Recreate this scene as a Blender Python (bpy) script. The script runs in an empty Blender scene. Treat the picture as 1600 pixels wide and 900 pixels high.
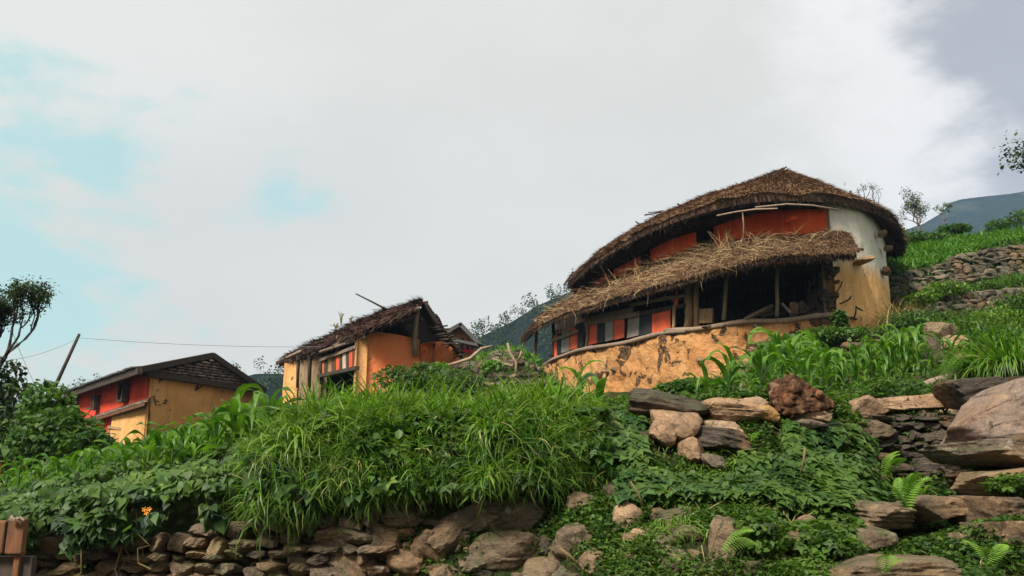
import bpy, math, random
import numpy as np
from mathutils import Vector, Matrix, noise as mnoise

R = math.radians
rng = np.random.default_rng(7)
random.seed(7)
S = bpy.context.scene
C = S.collection

# ------------------------------------------------------------------ camera
PITCH, CAMZ, FPX = R(12), 1.6, 1280.0
cd = bpy.data.cameras.new('camera'); cam = bpy.data.objects.new('camera', cd); C.objects.link(cam)
cam.location = (0, 0, CAMZ); cam.rotation_euler = (R(90) + PITCH, 0, 0)
cd.sensor_width = 36; cd.lens = 36 * FPX / 1600; cd.clip_start = 0.05; cd.clip_end = 20000
S.camera = cam
cp, sp = math.cos(PITCH), math.sin(PITCH)

# ------------------------------------------------------------------ world, sun, exposure
SUN_EL, SUN_AZ = R(46), R(216)      # soft light through cloud, from above and a little behind the viewer
W = bpy.data.worlds.new('World'); S.world = W; W.use_nodes = True
def build_world():
    nt = W.node_tree; N = nt.nodes; L = nt.links; N.clear()
    out = N.new('ShaderNodeOutputWorld'); bg = N.new('ShaderNodeBackground'); L.new(bg.outputs[0], out.inputs[0])
    sky = N.new('ShaderNodeTexSky'); sky.sky_type = 'NISHITA'; sky.sun_disc = False
    sky.sun_elevation = SUN_EL; sky.sun_rotation = SUN_AZ
    tc = N.new('ShaderNodeTexCoord')
    def nz(scale, detail=6, rough=.55, dist=0., off=(0, 0, 0)):
        mp = N.new('ShaderNodeMapping'); mp.inputs['Location'].default_value = off
        mp.inputs['Scale'].default_value = (1, 1, 2.0)
        L.new(tc.outputs['Generated'], mp.inputs[0])
        n = N.new('ShaderNodeTexNoise'); n.inputs['Scale'].default_value = scale; n.inputs['Detail'].default_value = detail
        n.inputs['Roughness'].default_value = rough; n.inputs['Distortion'].default_value = dist
        L.new(mp.outputs[0], n.inputs['Vector']); return n.outputs['Fac']
    def math_(op, a, b=None, clamp=False):
        m = N.new('ShaderNodeMath'); m.operation = op; m.use_clamp = clamp
        for i, x in enumerate((a, b)):
            if x is None: continue
            if isinstance(x, (int, float)): m.inputs[i].default_value = x
            else: L.new(x, m.inputs[i])
        return m.outputs[0]
    def blob(px, py, rad, soft):           # a region of the sky around a direction
        d = Vector(((px - 800) / FPX, cp - sp * (450 - py) / FPX, sp + cp * (450 - py) / FPX)).normalized()
        vm = N.new('ShaderNodeVectorMath'); vm.operation = 'DISTANCE'
        L.new(tc.outputs['Generated'], vm.inputs[0]); vm.inputs[1].default_value = d
        return math_('DIVIDE', math_('SUBTRACT', rad, vm.outputs['Value']), soft)
    def sm(x, lo, hi):
        r = N.new('ShaderNodeMapRange'); r.interpolation_type = 'SMOOTHSTEP'; L.new(x, r.inputs[0])
        r.inputs[1].default_value = lo; r.inputs[2].default_value = hi; return r.outputs[0]
    def mix(f, a, b):
        m = N.new('ShaderNodeMix'); m.data_type = 'RGBA'
        if isinstance(f, float): m.inputs[0].default_value = f
        else: L.new(f, m.inputs[0])
        for i, x in ((6, a), (7, b)):
            if isinstance(x, tuple): m.inputs[i].default_value = (*x, 1)
            else: L.new(x, m.inputs[i])
        return m.outputs[2]
    n1 = nz(3.2, 7, .6, .3); n2 = nz(8, 5, .6, .0, (3, 1, 2)); n3 = nz(1.6, 4, .5, .2, (5, 2, 9))
    grey = mix(sm(n3, .3, .7), (.59, .585, .55), (.665, .66, .625))
    # the sky outside the picture goes on as broken patches of the same kinds
    c0 = grey
    # pale blue-green opening in the cloud, left
    b1 = math_('MAXIMUM', blob(-20, 365, .27, .26), blob(190, 160, .04, .10))
    b1 = math_('MAXIMUM', b1, blob(425, 275, .075, .08))
    b1 = math_('ADD', b1, math_('MULTIPLY', math_('SUBTRACT', n1, .5), 4.2))
    b1 = math_('ADD', b1, math_('MULTIPLY', math_('SUBTRACT', n2, .5), 2.4))
    skyc = N.new('ShaderNodeMix'); skyc.data_type = 'RGBA'; skyc.inputs[0].default_value = .12
    sc = N.new('ShaderNodeVectorMath'); sc.operation = 'SCALE'; L.new(sky.outputs[0], sc.inputs[0]); sc.inputs['Scale'].default_value = .1
    skyc.inputs[6].default_value = (.44, .65, .615, 1); L.new(sc.outputs[0], skyc.inputs[7])
    c1 = mix(sm(b1, .15, 1.0), c0, skyc.outputs[2])
    # slate cloud upper right
    b2 = math_('MAXIMUM', blob(1650, 70, .13, .10), blob(1680, 230, .10, .10))
    b2 = math_('ADD', b2, math_('MULTIPLY', math_('SUBTRACT', n1, .5), 4.0))
    b2 = math_('ADD', b2, math_('MULTIPLY', math_('SUBTRACT', n2, .5), 2.4))
    slate = mix(sm(n3, .35, .65), (.29, .30, .335), (.40, .41, .44))
    c2 = mix(sm(b2, -.2, 1.0), mix(sm(b2, -1.6, -.2), c1, (.74, .73, .72)), slate)
    L.new(c2, bg.inputs[0]); bg.inputs[1].default_value = .455
build_world()
sl = bpy.data.lights.new('sun', 'SUN'); sl.energy = 2.6; sl.angle = R(15); sl.color = (1, .95, .85)
sun = bpy.data.objects.new('sun', sl); C.objects.link(sun)
sd = Vector((math.sin(SUN_AZ) * math.cos(SUN_EL), math.cos(SUN_AZ) * math.cos(SUN_EL), math.sin(SUN_EL)))
sun.rotation_euler = sd.to_track_quat('Z', 'Y').to_euler(); sun.location = (0, -5, 30)
S.view_settings.view_transform = 'Standard'; S.view_settings.look = 'None'
S.view_settings.exposure = 1.5; S.view_settings.gamma = 1
S.render.engine = 'CYCLES'
S.cycles.max_bounces = 8; S.cycles.diffuse_bounces = 3; S.cycles.transmission_bounces = 4; S.cycles.volume_bounces = 1
S.cycles.transparent_max_bounces = 8; S.cycles.use_denoising = True

# ------------------------------------------------------------------ coordinates
def at(px, py, Y):
    u, v = (px - 800) / FPX, (450 - py) / FPX
    k = Y / (cp - sp * v)
    return Vector((u * k, Y, CAMZ + (sp + cp * v) * k))
def pz(px, Y, z):
    return Vector(((px - 800) / FPX * (Y * cp + (z - CAMZ) * sp), Y, z))
def dep(p): return p.y * cp + (p.z - CAMZ) * sp
def V3(*a): return Vector(a)

# ------------------------------------------------------------------ noise (vectorised)
def _h(i, j, k):
    n = (i * 374761393 + j * 668265263 + k * 2147483647 % 1274126177) & 0xffffffff
    n = (n ^ (n >> 13)) * 1274126177 & 0xffffffff
    return ((n ^ (n >> 16)) & 0xffff) / 65535.0
def vn(P, seed=0):
    P = np.asarray(P, float) + seed * 17.13 + 1000
    I = np.floor(P).astype(np.int64); f = P - I; f = f * f * (3 - 2 * f)
    r = 0
    for a in (0, 1):
        for b in (0, 1):
            for c in (0, 1):
                w = (f[:, 0] if a else 1 - f[:, 0]) * (f[:, 1] if b else 1 - f[:, 1]) * (f[:, 2] if c else 1 - f[:, 2])
                r = r + w * _h(I[:, 0] + a, I[:, 1] + b, I[:, 2] + c)
    return r * 2 - 1
def fbm(P, sc=1., oct=4, seed=0):
    P = np.asarray(P, float); r = 0; a = 1; t = 0
    for o in range(oct):
        r = r + a * vn(P * sc * 2 ** o, seed + o); t += a; a *= .5
    return r / t

# ------------------------------------------------------------------ object helpers
def link(o, parent=None):
    C.objects.link(o)
    if parent is not None: o.parent = parent
    return o
def empty(name, loc=(0, 0, 0), **k):
    o = bpy.data.objects.new(name, None); o.location = loc; o.empty_display_size = .1; link(o); tag(o, **k); return o
def tag(o, label=None, cat=None, group=None, kind=None):
    if label: o['label'] = label
    if cat: o['category'] = cat
    if group: o['group'] = group
    if kind: o['kind'] = kind
    return o
def npmesh(name, V, F, mat=None, smooth=False, tint=None):
    V = np.asarray(V, np.float32); me = bpy.data.meshes.new(name)
    Fs = F if isinstance(F, list) and len(F) and isinstance(F[0], np.ndarray) and F[0].ndim == 2 else [np.asarray(F)]
    me.vertices.add(len(V)); me.vertices.foreach_set('co', V.ravel())
    idx = np.concatenate([f.ravel() for f in Fs]).astype(np.int32)
    tot = np.concatenate([np.full(len(f), f.shape[1]) for f in Fs])
    st = np.concatenate([[0], np.cumsum(tot)[:-1]]).astype(np.int32)
    me.loops.add(len(idx)); me.loops.foreach_set('vertex_index', idx)
    me.polygons.add(len(tot)); me.polygons.foreach_set('loop_start', st)
    if smooth: me.polygons.foreach_set('use_smooth', np.ones(len(tot), bool))
    me.update(calc_edges=True)
    if tint is not None:
        a = me.attributes.new('tint', 'FLOAT', 'POINT'); a.data.foreach_set('value', np.asarray(tint, np.float32))
    if mat: me.materials.append(mat)
    return me
def obj(name, me, parent=None, loc=(0, 0, 0), **k):
    o = bpy.data.objects.new(name, me); o.location = loc; link(o, parent); return tag(o, **k)
def rel(o, parent):      # parent keeping world coordinates (parents are never rotated here)
    o.parent = parent; o.location = Vector(o.location) - Vector(parent.location); return o
class MB:
    def __init__(s): s.v = []; s.f = []; s.sm = False
    def add(s, vs, fs):
        n = len(s.v); s.v += [tuple(v) for v in vs]; s.f += [tuple(i + n for i in f) for f in fs]
    def box(s, c, size, M=None):
        c = Vector(c); h = Vector(size) / 2; vs = []
        for z in (-1, 1):
            for x, y in ((-1, -1), (1, -1), (1, 1), (-1, 1)):
                q = Vector((x * h.x, y * h.y, z * h.z)); vs.append(c + (M @ q if M else q))
        s.add(vs, [(3, 2, 1, 0), (4, 5, 6, 7), (0, 1, 5, 4), (1, 2, 6, 5), (2, 3, 7, 6), (3, 0, 4, 7)])
    def bar(s, p, q, w, h, up=None, jit=0.):
        p, q = Vector(p), Vector(q); d = (q - p).normalized(); up = Vector(up) if up else V3(0, 0, 1)
        if abs(d.dot(up.normalized())) > .98: up = V3(0, 1, 0)
        a = d.cross(up).normalized() * w / 2; b = d.cross(a).normalized() * h / 2
        vs = []
        for c in (p, q):
            for i, j in ((-1, -1), (1, -1), (1, 1), (-1, 1)):
                vs.append(c + a * i + b * j + V3(*(random.uniform(-jit, jit) for _ in range(3))))
        s.add(vs, [(3, 2, 1, 0), (4, 5, 6, 7), (0, 1, 5, 4), (1, 2, 6, 5), (2, 3, 7, 6), (3, 0, 4, 7)])
    def tube(s, pts, rad, n=6, jit=0., cap=True):
        pts = [Vector(p) for p in pts]; k = len(pts)
        if not isinstance(rad, (list, tuple)): rad = [rad] * k
        ref = V3(.31, .22, .93); vs = []
        for i, p in enumerate(pts):
            d = (pts[min(i + 1, k - 1)] - pts[max(i - 1, 0)])
            if d.length < 1e-9: d = V3(0, 0, 1)
            d.normalize(); r_ = ref if abs(d.dot(ref)) < .95 else V3(1, 0, 0)
            a = d.cross(r_).normalized(); b = d.cross(a)
            for j in range(n):
                t = 2 * math.pi * j / n; r = rad[i] * (1 + random.uniform(-jit, jit))
                vs.append(p + a * math.cos(t) * r + b * math.sin(t) * r)
        fs = [(i * n + j, i * n + (j + 1) % n, (i + 1) * n + (j + 1) % n, (i + 1) * n + j) for i in range(k - 1) for j in range(n)]
        if cap: fs += [tuple(range(n - 1, -1, -1)), tuple((k - 1) * n + j for j in range(n))]
        s.add(vs, fs)
    def build(s, name, mat, parent=None, smooth=False, **k):
        me = bpy.data.meshes.new(name); me.from_pydata(s.v, [], s.f)
        if smooth: me.polygons.foreach_set('use_smooth', [True] * len(s.f))
        me.materials.append(mat); me.update()
        o = bpy.data.objects.new(name, me); link(o)
        if parent is not None:
            me.transform(Matrix.Translation(-parent_world(parent))); o.parent = parent
        return tag(o, **k)
def parent_world(p):
    v = Vector(p.location)
    while p.parent is not None: p = p.parent; v = v + Vector(p.location)
    return v
def npobj(name, V, F, mat, parent=None, smooth=False, tint=None, **k):
    V = np.asarray(V, float)
    if parent is not None: V = V - np.array(parent_world(parent))
    return obj(name, npmesh(name, V, F, mat, smooth, tint), parent, **k)

def crom(pts, n, closed=False):
    """Catmull-Rom resample to n points (numpy Nx3 in, nx3 out), uniform in chord length"""
    P = np.array([list(p) for p in pts], float); m = len(P)
    if closed: Q = np.vstack([P[-1], P, P[0], P[1]]); segs = m
    else: Q = np.vstack([2 * P[0] - P[1], P, 2 * P[-1] - P[-2]]); segs = m - 1
    fine = []
    for i in range(segs):
        t = np.linspace(0, 1, 12, endpoint=False)[:, None]
        a, b, c, d = Q[i], Q[i + 1], Q[i + 2], Q[i + 3]
        fine.append(.5 * ((2 * b) + (-a + c) * t + (2 * a - 5 * b + 4 * c - d) * t ** 2 + (-a + 3 * b - 3 * c + d) * t ** 3))
    fine.append((P[0] if closed else P[-1])[None]); fine = np.vstack(fine)
    s = np.concatenate([[0], np.cumsum(np.linalg.norm(np.diff(fine, axis=0), axis=1))])
    t = np.linspace(0, s[-1], n + 1)[:-1] if closed else np.linspace(0, s[-1], n)
    return np.stack([np.interp(t, s, fine[:, k]) for k in range(3)], 1)
def param(pts, n):
    """Catmull-Rom at uniform parameter: keeps the pairing of several curves"""
    P = np.array([list(p) for p in pts], float); m = len(P)
    Q = np.vstack([2 * P[0] - P[1], P, 2 * P[-1] - P[-2]]); out = []
    for x in np.linspace(0, m - 1, n):
        i = min(int(x), m - 2); t = x - i; a, b, c, d = Q[i], Q[i + 1], Q[i + 2], Q[i + 3]
        out.append(.5 * ((2 * b) + (-a + c) * t + (2 * a - 5 * b + 4 * c - d) * t ** 2 + (-a + 3 * b - 3 * c + d) * t ** 3))
    return np.array(out)
def gridF(nu, nv, closed=False, off=0):
    """faces for array index i*nv+j"""
    i = np.arange(nu if closed else nu - 1)[:, None]; j = np.arange(nv - 1)[None]
    a = i * nv + j; b = ((i + 1) % nu) * nv + j
    return np.stack([a, b, b + 1, a + 1], -1).reshape(-1, 4) + off

# ------------------------------------------------------------------ materials
def mat(name):
    m = bpy.data.materials.new(name); m.use_nodes = True; nt = m.node_tree
    return m, nt, nt.nodes, nt.links, nt.nodes['Principled BSDF']
class G:      # small node graph helper
    def __init__(s, name, rough=.9, spec=.25):
        s.m, s.nt, s.N, s.L, s.b = mat(name); s.b.inputs['Roughness'].default_value = rough
        s.b.inputs['Specular IOR Level'].default_value = spec
        s.tc = s.N.new('ShaderNodeTexCoord'); s.oi = s.N.new('ShaderNodeObjectInfo'); s.bumps = []
        s.geo = s.N.new('ShaderNodeNewGeometry')
    def vec(s, space='Object', scale=(1, 1, 1), rnd=False):
        mp = s.N.new('ShaderNodeMapping'); mp.inputs['Scale'].default_value = scale
        s.L.new(s.geo.outputs['Position'] if space == 'World' else s.tc.outputs[space], mp.inputs[0])
        if rnd:
            cx = s.N.new('ShaderNodeCombineXYZ'); k = s.mth('MULTIPLY', s.oi.outputs['Random'], 37.)
            for i in range(3): s.L.new(k, cx.inputs[i])
            s.L.new(cx.outputs[0], mp.inputs['Location'])
        return mp.outputs[0]
    def noise(s, v, scale, detail=5, rough=.6, dist=0.):
        n = s.N.new('ShaderNodeTexNoise'); n.inputs['Scale'].default_value = scale; n.inputs['Detail'].default_value = detail
        n.inputs['Roughness'].default_value = rough; n.inputs['Distortion'].default_value = dist
        s.L.new(v, n.inputs['Vector']); return n.outputs['Fac']
    def voro(s, v, scale, feat='F1', out='Distance'):
        n = s.N.new('ShaderNodeTexVoronoi'); n.inputs['Scale'].default_value = scale; n.feature = feat
        s.L.new(v, n.inputs['Vector']); return n.outputs[out]
    def wave(s, v, scale, dist=4., detail=3):
        n = s.N.new('ShaderNodeTexWave'); n.inputs['Scale'].default_value = scale; n.inputs['Distortion'].default_value = dist
        n.inputs['Detail'].default_value = detail; s.L.new(v, n.inputs['Vector']); return n.outputs['Fac']
    def put(s, x, sock):
        if isinstance(x, (int, float)): sock.default_value = x
        elif isinstance(x, tuple): sock.default_value = (*x, 1) if len(x) == 3 and len(sock.default_value) == 4 else x
        else: s.L.new(x, sock)
    def mth(s, op, a, b=None, clamp=False):
        m = s.N.new('ShaderNodeMath'); m.operation = op; m.use_clamp = clamp; s.put(a, m.inputs[0])
        if b is not None: s.put(b, m.inputs[1])
        return m.outputs[0]
    def sm(s, x, lo, hi, a=0., b=1.):
        r = s.N.new('ShaderNodeMapRange'); r.interpolation_type = 'SMOOTHSTEP'; s.put(x, r.inputs[0])
        for i, q in enumerate((lo, hi, a, b)): r.inputs[i + 1].default_value = q
        return r.outputs[0]
    def mix(s, f, a, b, mode='MIX'):
        m = s.N.new('ShaderNodeMix'); m.data_type = 'RGBA'; m.blend_type = mode
        s.put(f, m.inputs[0]); s.put(a, m.inputs[6]); s.put(b, m.inputs[7]); return m.outputs[2]
    def ramp(s, f, stops):
        r = s.N.new('ShaderNodeValToRGB'); e = r.color_ramp.elements
        while len(e) > 1: e.remove(e[-1])
        e[0].position = stops[0][0]; e[0].color = (*stops[0][1], 1)
        for p, c in stops[1:]:
            q = e.new(p); q.color = (*c, 1)
        s.L.new(f, r.inputs[0]); return r.outputs[0]
    def attr(s, name):
        a = s.N.new('ShaderNodeAttribute'); a.attribute_name = name; return a.outputs['Fac']
    def bump(s, h, strength, dist):
        b = s.N.new('ShaderNodeBump'); b.inputs['Strength'].default_value = strength; b.inputs['Distance'].default_value = dist
        s.L.new(h, b.inputs['Height'])
        if s.bumps: s.L.new(s.bumps[-1], b.inputs['Normal'])
        s.bumps.append(b.outputs[0])
    def done(s, col):
        s.put(col, s.b.inputs['Base Color'])
        if s.bumps: s.L.new(s.bumps[-1], s.b.inputs['Normal'])
        return s.m

def stumpm():
    g = G('rotten_stump_wood', .95, .1); w = g.vec('World'); n = g.noise(g.vec('World', (1, 1, .5)), 14, 8, .75, .8); k = g.noise(w, 45, 5, .7); f = g.noise(w, 5, 4)
    col = g.ramp(n, [(.32, (.010, .007, .005)), (.46, (.07, .035, .02)), (.56, (.17, .085, .045)), (.68, (.36, .25, .16))]); col = g.mix(g.sm(f, .54, .64, 0, .4), col, (.20, .07, .03))
    col = g.mix(g.sm(k, .5, .7, 0, .5), col, (.02, .014, .01)); g.bump(n, 1., .06); g.bump(k, .8, .02); return g.done(col)
def leaf_mat(name, stops, tint=True, rough=.42, trans=.35, veins=False):
    g = G(name, rough + .08, .3)
    f = g.attr('tint') if tint else g.oi.outputs['Random']
    w = g.noise(g.vec('World'), 3.0, 3)
    col = g.ramp(f, stops)
    col = g.mix(g.sm(w, .35, .65), col, g.mix(.5, col, (.10, .17, .02)))
    if veins:
        k = g.wave(g.vec('Object', (1, 1, 1)), 30, .5, 1)
        g.bump(k, .3, .002)
    m = g.done(col)
    tr = g.N.new('ShaderNodeBsdfTranslucent'); g.L.new(g.mix(1., col, (1.5, 1.8, .6), 'MULTIPLY'), tr.inputs[0])
    mx = g.N.new('ShaderNodeMixShader'); mx.inputs[0].default_value = trans
    out = [n for n in g.N if n.type == 'OUTPUT_MATERIAL'][0]
    g.L.new(g.b.outputs[0], mx.inputs[1]); g.L.new(tr.outputs[0], mx.inputs[2]); g.L.new(mx.outputs[0], out.inputs[0])
    return m
def plaster(name, base, base2, patch=(.16, .10, .06), thr=.66, scale=.8, white=None, soft=1.0, bump=.05):
    g = G(name, .95, .1); v = g.vec('World')
    n = g.noise(v, 1.2 * scale, 6, .6); n2 = g.noise(v, 9 * scale, 5, .65); n3 = g.noise(v, 2.2 * scale, 8, .62, .6)
    col = g.mix(g.sm(n, .3, .7), base, base2)
    col = g.mix(g.sm(n2, .55, .8, 0, .35), col, g.mix(.5, base, (.12, .07, .03)))
    sk = g.noise(g.vec('World', (2.6, 2.6, .35)), 1.6, 6, .7); col = g.mix(g.sm(sk, .5, .72, 0, .5), col, g.mix(.6, base2, (.08, .05, .03)))
    col = g.mix(g.sm(sk, .46, .3, 0, .3), col, g.mix(.5, base, (.75, .62, .42)))
    if white:      # whitewash above a height
        zc, c2 = white
        sx = g.N.new('ShaderNodeSeparateXYZ'); g.L.new(g.geo.outputs['Position'], sx.inputs[0])
        h = g.mth('ADD', sx.outputs[2], g.mth('MULTIPLY', g.mth('SUBTRACT', n, .5), 1.3))
        col = g.mix(g.sm(h, zc - .35, zc + .35), col, c2)
        st = g.noise(g.vec('World', (3, 3, .5)), 2., 5, .7)
        col = g.mix(g.sm(st, .5, .8, 0, .4), col, (.10, .08, .055))
    if patch:
        pm = g.sm(n3, thr, thr + .015)
        pc = g.mix(g.sm(n2, .4, .6), patch, tuple(x * .35 for x in patch))
        col = g.mix(pm, col, pc); g.bump(g.mth('SUBTRACT', 1., pm), .9, .03)
        ck = g.voro(g.vec('World'), 2.3, 'DISTANCE_TO_EDGE')
        cm = g.mth('MULTIPLY', g.mth('MULTIPLY', g.sm(ck, .0, .016, .8, 0), g.sm(n, .52, .6)), g.sm(n2, .45, .55))
        col = g.mix(cm, col, tuple(x * .4 for x in patch))
    g.bump(g.noise(v, 3.0, 7, .6), .8, bump); g.bump(n2, .4, .015)
    return g.done(col)
def wood(name, c1, c2, sc=1.):
    g = G(name, .85, .2); v = g.vec('Object', (1, 1, .12), True)
    n = g.noise(g.vec('Object', (14 * sc, 14 * sc, 2 * sc), True), 1.5, 6, .7); k = g.noise(g.vec('World'), 5, 5)
    col = g.mix(g.sm(n, .3, .7), c1, c2); col = g.mix(g.sm(k, .5, .75, 0, .6), col, tuple(x * .45 for x in c1))
    g.bump(n, .6, .01); return g.done(col)
def paint(name, c, wear=(.25, .18, .12)):
    g = G(name, .8, .25); n = g.noise(g.vec('World', (5, 5, 1.5)), 3., 7, .7); k = g.noise(g.vec('World'), 2.3, 4)
    col = g.mix(g.sm(k, .3, .8), c, tuple(x * .62 for x in c)); col = g.mix(g.sm(n, .6, .72, 0, .8), col, wear)
    g.bump(n, .4, .01); return g.done(col)
def rock_mat(name, stops, lichen=.0, moss=.5, sc=1., hi=.75):
    g = G(name, .92, .25); v = g.vec('Object', (1, 1, 1), True); w = g.vec('World')
    r = g.oi.outputs['Random']; n = g.noise(w, 4 * sc, 8, .65, .3); n2 = g.noise(w, 26 * sc, 6, .7); st = g.noise(g.vec('Object', (1.2, 1.2, 7), True), 2.2 * sc, 6, .65, .5)
    col = g.ramp(r, stops)
    col = g.mix(g.sm(n, .35, .7), col, g.mix(.5, col, (.05, .04, .035)))
    col = g.mix(g.sm(st, .45, .7, 0, .35), col, g.mix(.5, col, (.50, .36, .24)))
    col = g.mix(g.sm(g.noise(w, 1.7 * sc, 4), .5, .62, 0, .5), col, g.mix(.6, col, (.30, .15, .06)))
    col = g.mix(g.sm(n2, .45, .7, 0, .6), col, g.mix(.6, col, (.015, .013, .01)))
    n4 = g.noise(w, 9 * sc, 7, .7, .4); col = g.mix(g.sm(n4, .52, .68, 0, hi), col, g.mix(.5, g.mix(1., col, (1.9, 1.7, 1.4), 'MULTIPLY'), (.34, .25, .15)))
    col = g.mix(g.sm(n4, .46, .34, 0, .7), col, (.022, .017, .012)); g.bump(n4, 1., .035)
    fr = g.voro(g.vec('Object', (1.6, 1.6, 3.6), True), 1.1 * sc, 'DISTANCE_TO_EDGE'); fm = g.sm(g.mth('ADD', fr, g.mth('MULTIPLY', g.mth('SUBTRACT', n, .42), .42)), .0, .05)
    col = g.mix(g.sm(fm, 0, 1, .5, 0), col, (.025, .019, .013)); g.bump(fm, .6, .03)
    if lichen:
        vd = g.voro(g.vec('World'), 7 * sc); lm = g.mth('MULTIPLY', g.sm(g.mth('ADD', vd, g.mth('MULTIPLY', n2, .25)), .26, .32, 1, 0), g.sm(g.noise(w, 2.4 * sc, 3), .5, .56))
        col = g.mix(g.mth('MULTIPLY', lm, lichen), col, (.42, .42, .36))
    if moss:
        sx = g.N.new('ShaderNodeSeparateXYZ'); g.L.new(g.geo.outputs['Normal'], sx.inputs[0])
        mm = g.mth('MULTIPLY', g.sm(sx.outputs[2], -.1, .9), g.sm(g.noise(w, 2.2 * sc, 6, .7), .5, .64))
        col = g.mix(g.mth('MULTIPLY', mm, moss), col, (.055, .085, .02))
    g.bump(st, .35, .015); g.bump(n, 1., .05); g.bump(n2, 1., .02)
    return g.done(col)

M = {}
M['plinth'] = plaster('ochre_plaster', (.46, .245, .10), (.40, .18, .062), patch=(.13, .075, .04), thr=.56, bump=.22)
M['endwall'] = plaster('ochre_and_whitewash', (.70, .43, .18), (.64, .35, .13), thr=.66, white=(7.02, (.58, .55, .46)), bump=.05)
M['redwall'] = plaster('red_clay_plaster', (.86, .13, .035), (.68, .085, .025), thr=.75, bump=.04)
M['redwall2'] = plaster('red_limewash', (.62, .07, .035), (.46, .045, .025), patch=(.35, .12, .06), thr=.68, bump=.08)
M['yellow2'] = plaster('yellow_clay_plaster', (.60, .33, .125), (.54, .27, .085), thr=.62, bump=.10)
M['orange'] = plaster('orange_clay_plaster', (.66, .15, .05), (.66, .22, .08), thr=.60, bump=.12)
M['tan'] = plaster('tan_clay_plaster', (.58, .25, .085), (.52, .27, .11), thr=.58, bump=.04)
M['claypanel'] = plaster('brown_clay_panel', (.25, .165, .095), (.18, .12, .07), patch=(.1, .07, .04), thr=.6)
M['pale'] = plaster('pale_lime_plaster', (.40, .27, .14), (.32, .20, .10), patch=None)
M['shadeclay'] = plaster('shade_dark_clay_plaster', (.030, .021, .015), (.014, .010, .008), patch=None)  # near-black colour puts interior shade into veranda, soffit and roof remnant
M['greyplaster'] = plaster('smoke_stained_plaster', (.34, .26, .18), (.15, .11, .075), patch=(.03, .02, .015), thr=.56)
M['stump'] = stumpm()
M['wood'] = wood('weathered_wood', (.17, .12, .085), (.27, .20, .145))
M['palewood'] = wood('pale_weathered_pole', (.30, .22, .15), (.19, .13, .085))
M['tanwood'] = wood('tan_wooden_pillar', (.36, .23, .12), (.20, .12, .06))
M['darkwood'] = wood('dark_wood', (.035, .027, .022), (.07, .05, .038))
M['rustwood'] = wood('rotting_reddish_wood', (.19, .08, .035), (.04, .028, .02))
M['redpaint'] = paint('orange_red_board_paint', (.68, .12, .05))
M['blackpaint'] = paint('black_board_paint', (.030, .032, .032), (.08, .075, .07))
M['greypaint'] = paint('bare_grey_board', (.30, .27, .24), (.18, .14, .11))
M['creampaint'] = paint('cream_board_paint', (.50, .40, .30), (.25, .2, .15))
M['dark'] = paint('unlit_inside_black', (.010, .009, .008), (.012, .01, .01))  # paints unlit interiors black on window boxes and inner walls
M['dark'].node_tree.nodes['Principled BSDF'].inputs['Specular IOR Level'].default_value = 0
M['shadeclay'].node_tree.nodes['Principled BSDF'].inputs['Specular IOR Level'].default_value = 0
M['redsheet'] = paint('crimson_cloth', (.6, .03, .06), (.5, .03, .05))
BR = [(0, (.115, .085, .055)), (.3, (.19, .135, .08)), (.6, (.26, .17, .09)), (.8, (.15, .12, .085)), (1, (.31, .20, .10))]
M['rock'] = rock_mat('field_stone', BR, .35, .6)
M['rocktan'] = rock_mat('tan_sandstone', [(0, (.40, .24, .13)), (.5, (.46, .31, .19)), (1, (.34, .20, .11))], .1, .1)
M['rockdark'] = rock_mat('dark_slate_stone', [(0, (.035, .028, .022)), (1, (.085, .065, .045))], .5, .35, 1., .28)
M['rockyellow'] = rock_mat('yellow_ochre_stone', [(0, (.58, .33, .10)), (1, (.58, .33, .10))], .0, .0, 1., .4)
M['rockgrey'] = rock_mat('pink_grey_boulder', [(0, (.27, .19, .15)), (1, (.30, .22, .17))], .55, .15)
M['rockfar'] = rock_mat('terrace_stone', [(0, (.03, .026, .018)), (.5, (.07, .06, .042)), (1, (.15, .13, .09))], .0, .7, .5, .45)
def soil():
    g = G('damp_soil_and_weeds', .98, .1); w = g.vec('World'); n = g.noise(w, 1.3, 8, .65); k = g.noise(w, 14, 6, .7); f = g.noise(w, .25, 5)
    col = g.mix(g.sm(k, .35, .7), (.030, .020, .012), (.065, .043, .026))
    gr = g.mix(g.sm(k, .4, .6), (.014, .026, .007), (.026, .045, .010))
    col = g.mix(g.sm(n, .42, .58), col, gr); g.bump(k, 1., .05); g.bump(n, .6, .08); return g.done(col)
M['soil'] = soil()
def hillm():
    g = G('forested_hillside', 1, .05); w = g.vec('World', (1, 1, 1)); n = g.noise(w, .02, 8, .7); k = g.noise(w, .12, 8, .75)
    col = g.mix(g.sm(k, .4, .62), (.006, .014, .009), (.016, .030, .022)); col = g.mix(g.sm(n, .56, .66), col, (.045, .05, .035))
    g.bump(k, 1., 4.); return g.done(col)
M['hill'] = hillm()
def thatchm(name, stops, obj_space=False):
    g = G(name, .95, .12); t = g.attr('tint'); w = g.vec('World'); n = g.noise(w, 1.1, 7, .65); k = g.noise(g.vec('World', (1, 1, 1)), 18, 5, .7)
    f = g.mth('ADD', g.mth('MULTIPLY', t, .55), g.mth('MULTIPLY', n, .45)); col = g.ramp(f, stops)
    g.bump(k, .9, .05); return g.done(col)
M['thatch'] = thatchm('brown_thatch', [(0, (.045, .025, .018)), (.4, (.15, .085, .05)), (.6, (.24, .14, .07)), (.85, (.36, .23, .11)), (1, (.45, .31, .16))])
M['thatchold'] = thatchm('old_reddish_thatch', [(0, (.02, .013, .012)), (.45, (.075, .042, .032)), (.7, (.15, .085, .058)), (1, (.25, .12, .07))])
M['fringe'] = thatchm('dark_underside_thatch', [(0, (.010, .008, .006)), (.6, (.028, .019, .013)), (1, (.07, .045, .028))])
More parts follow.
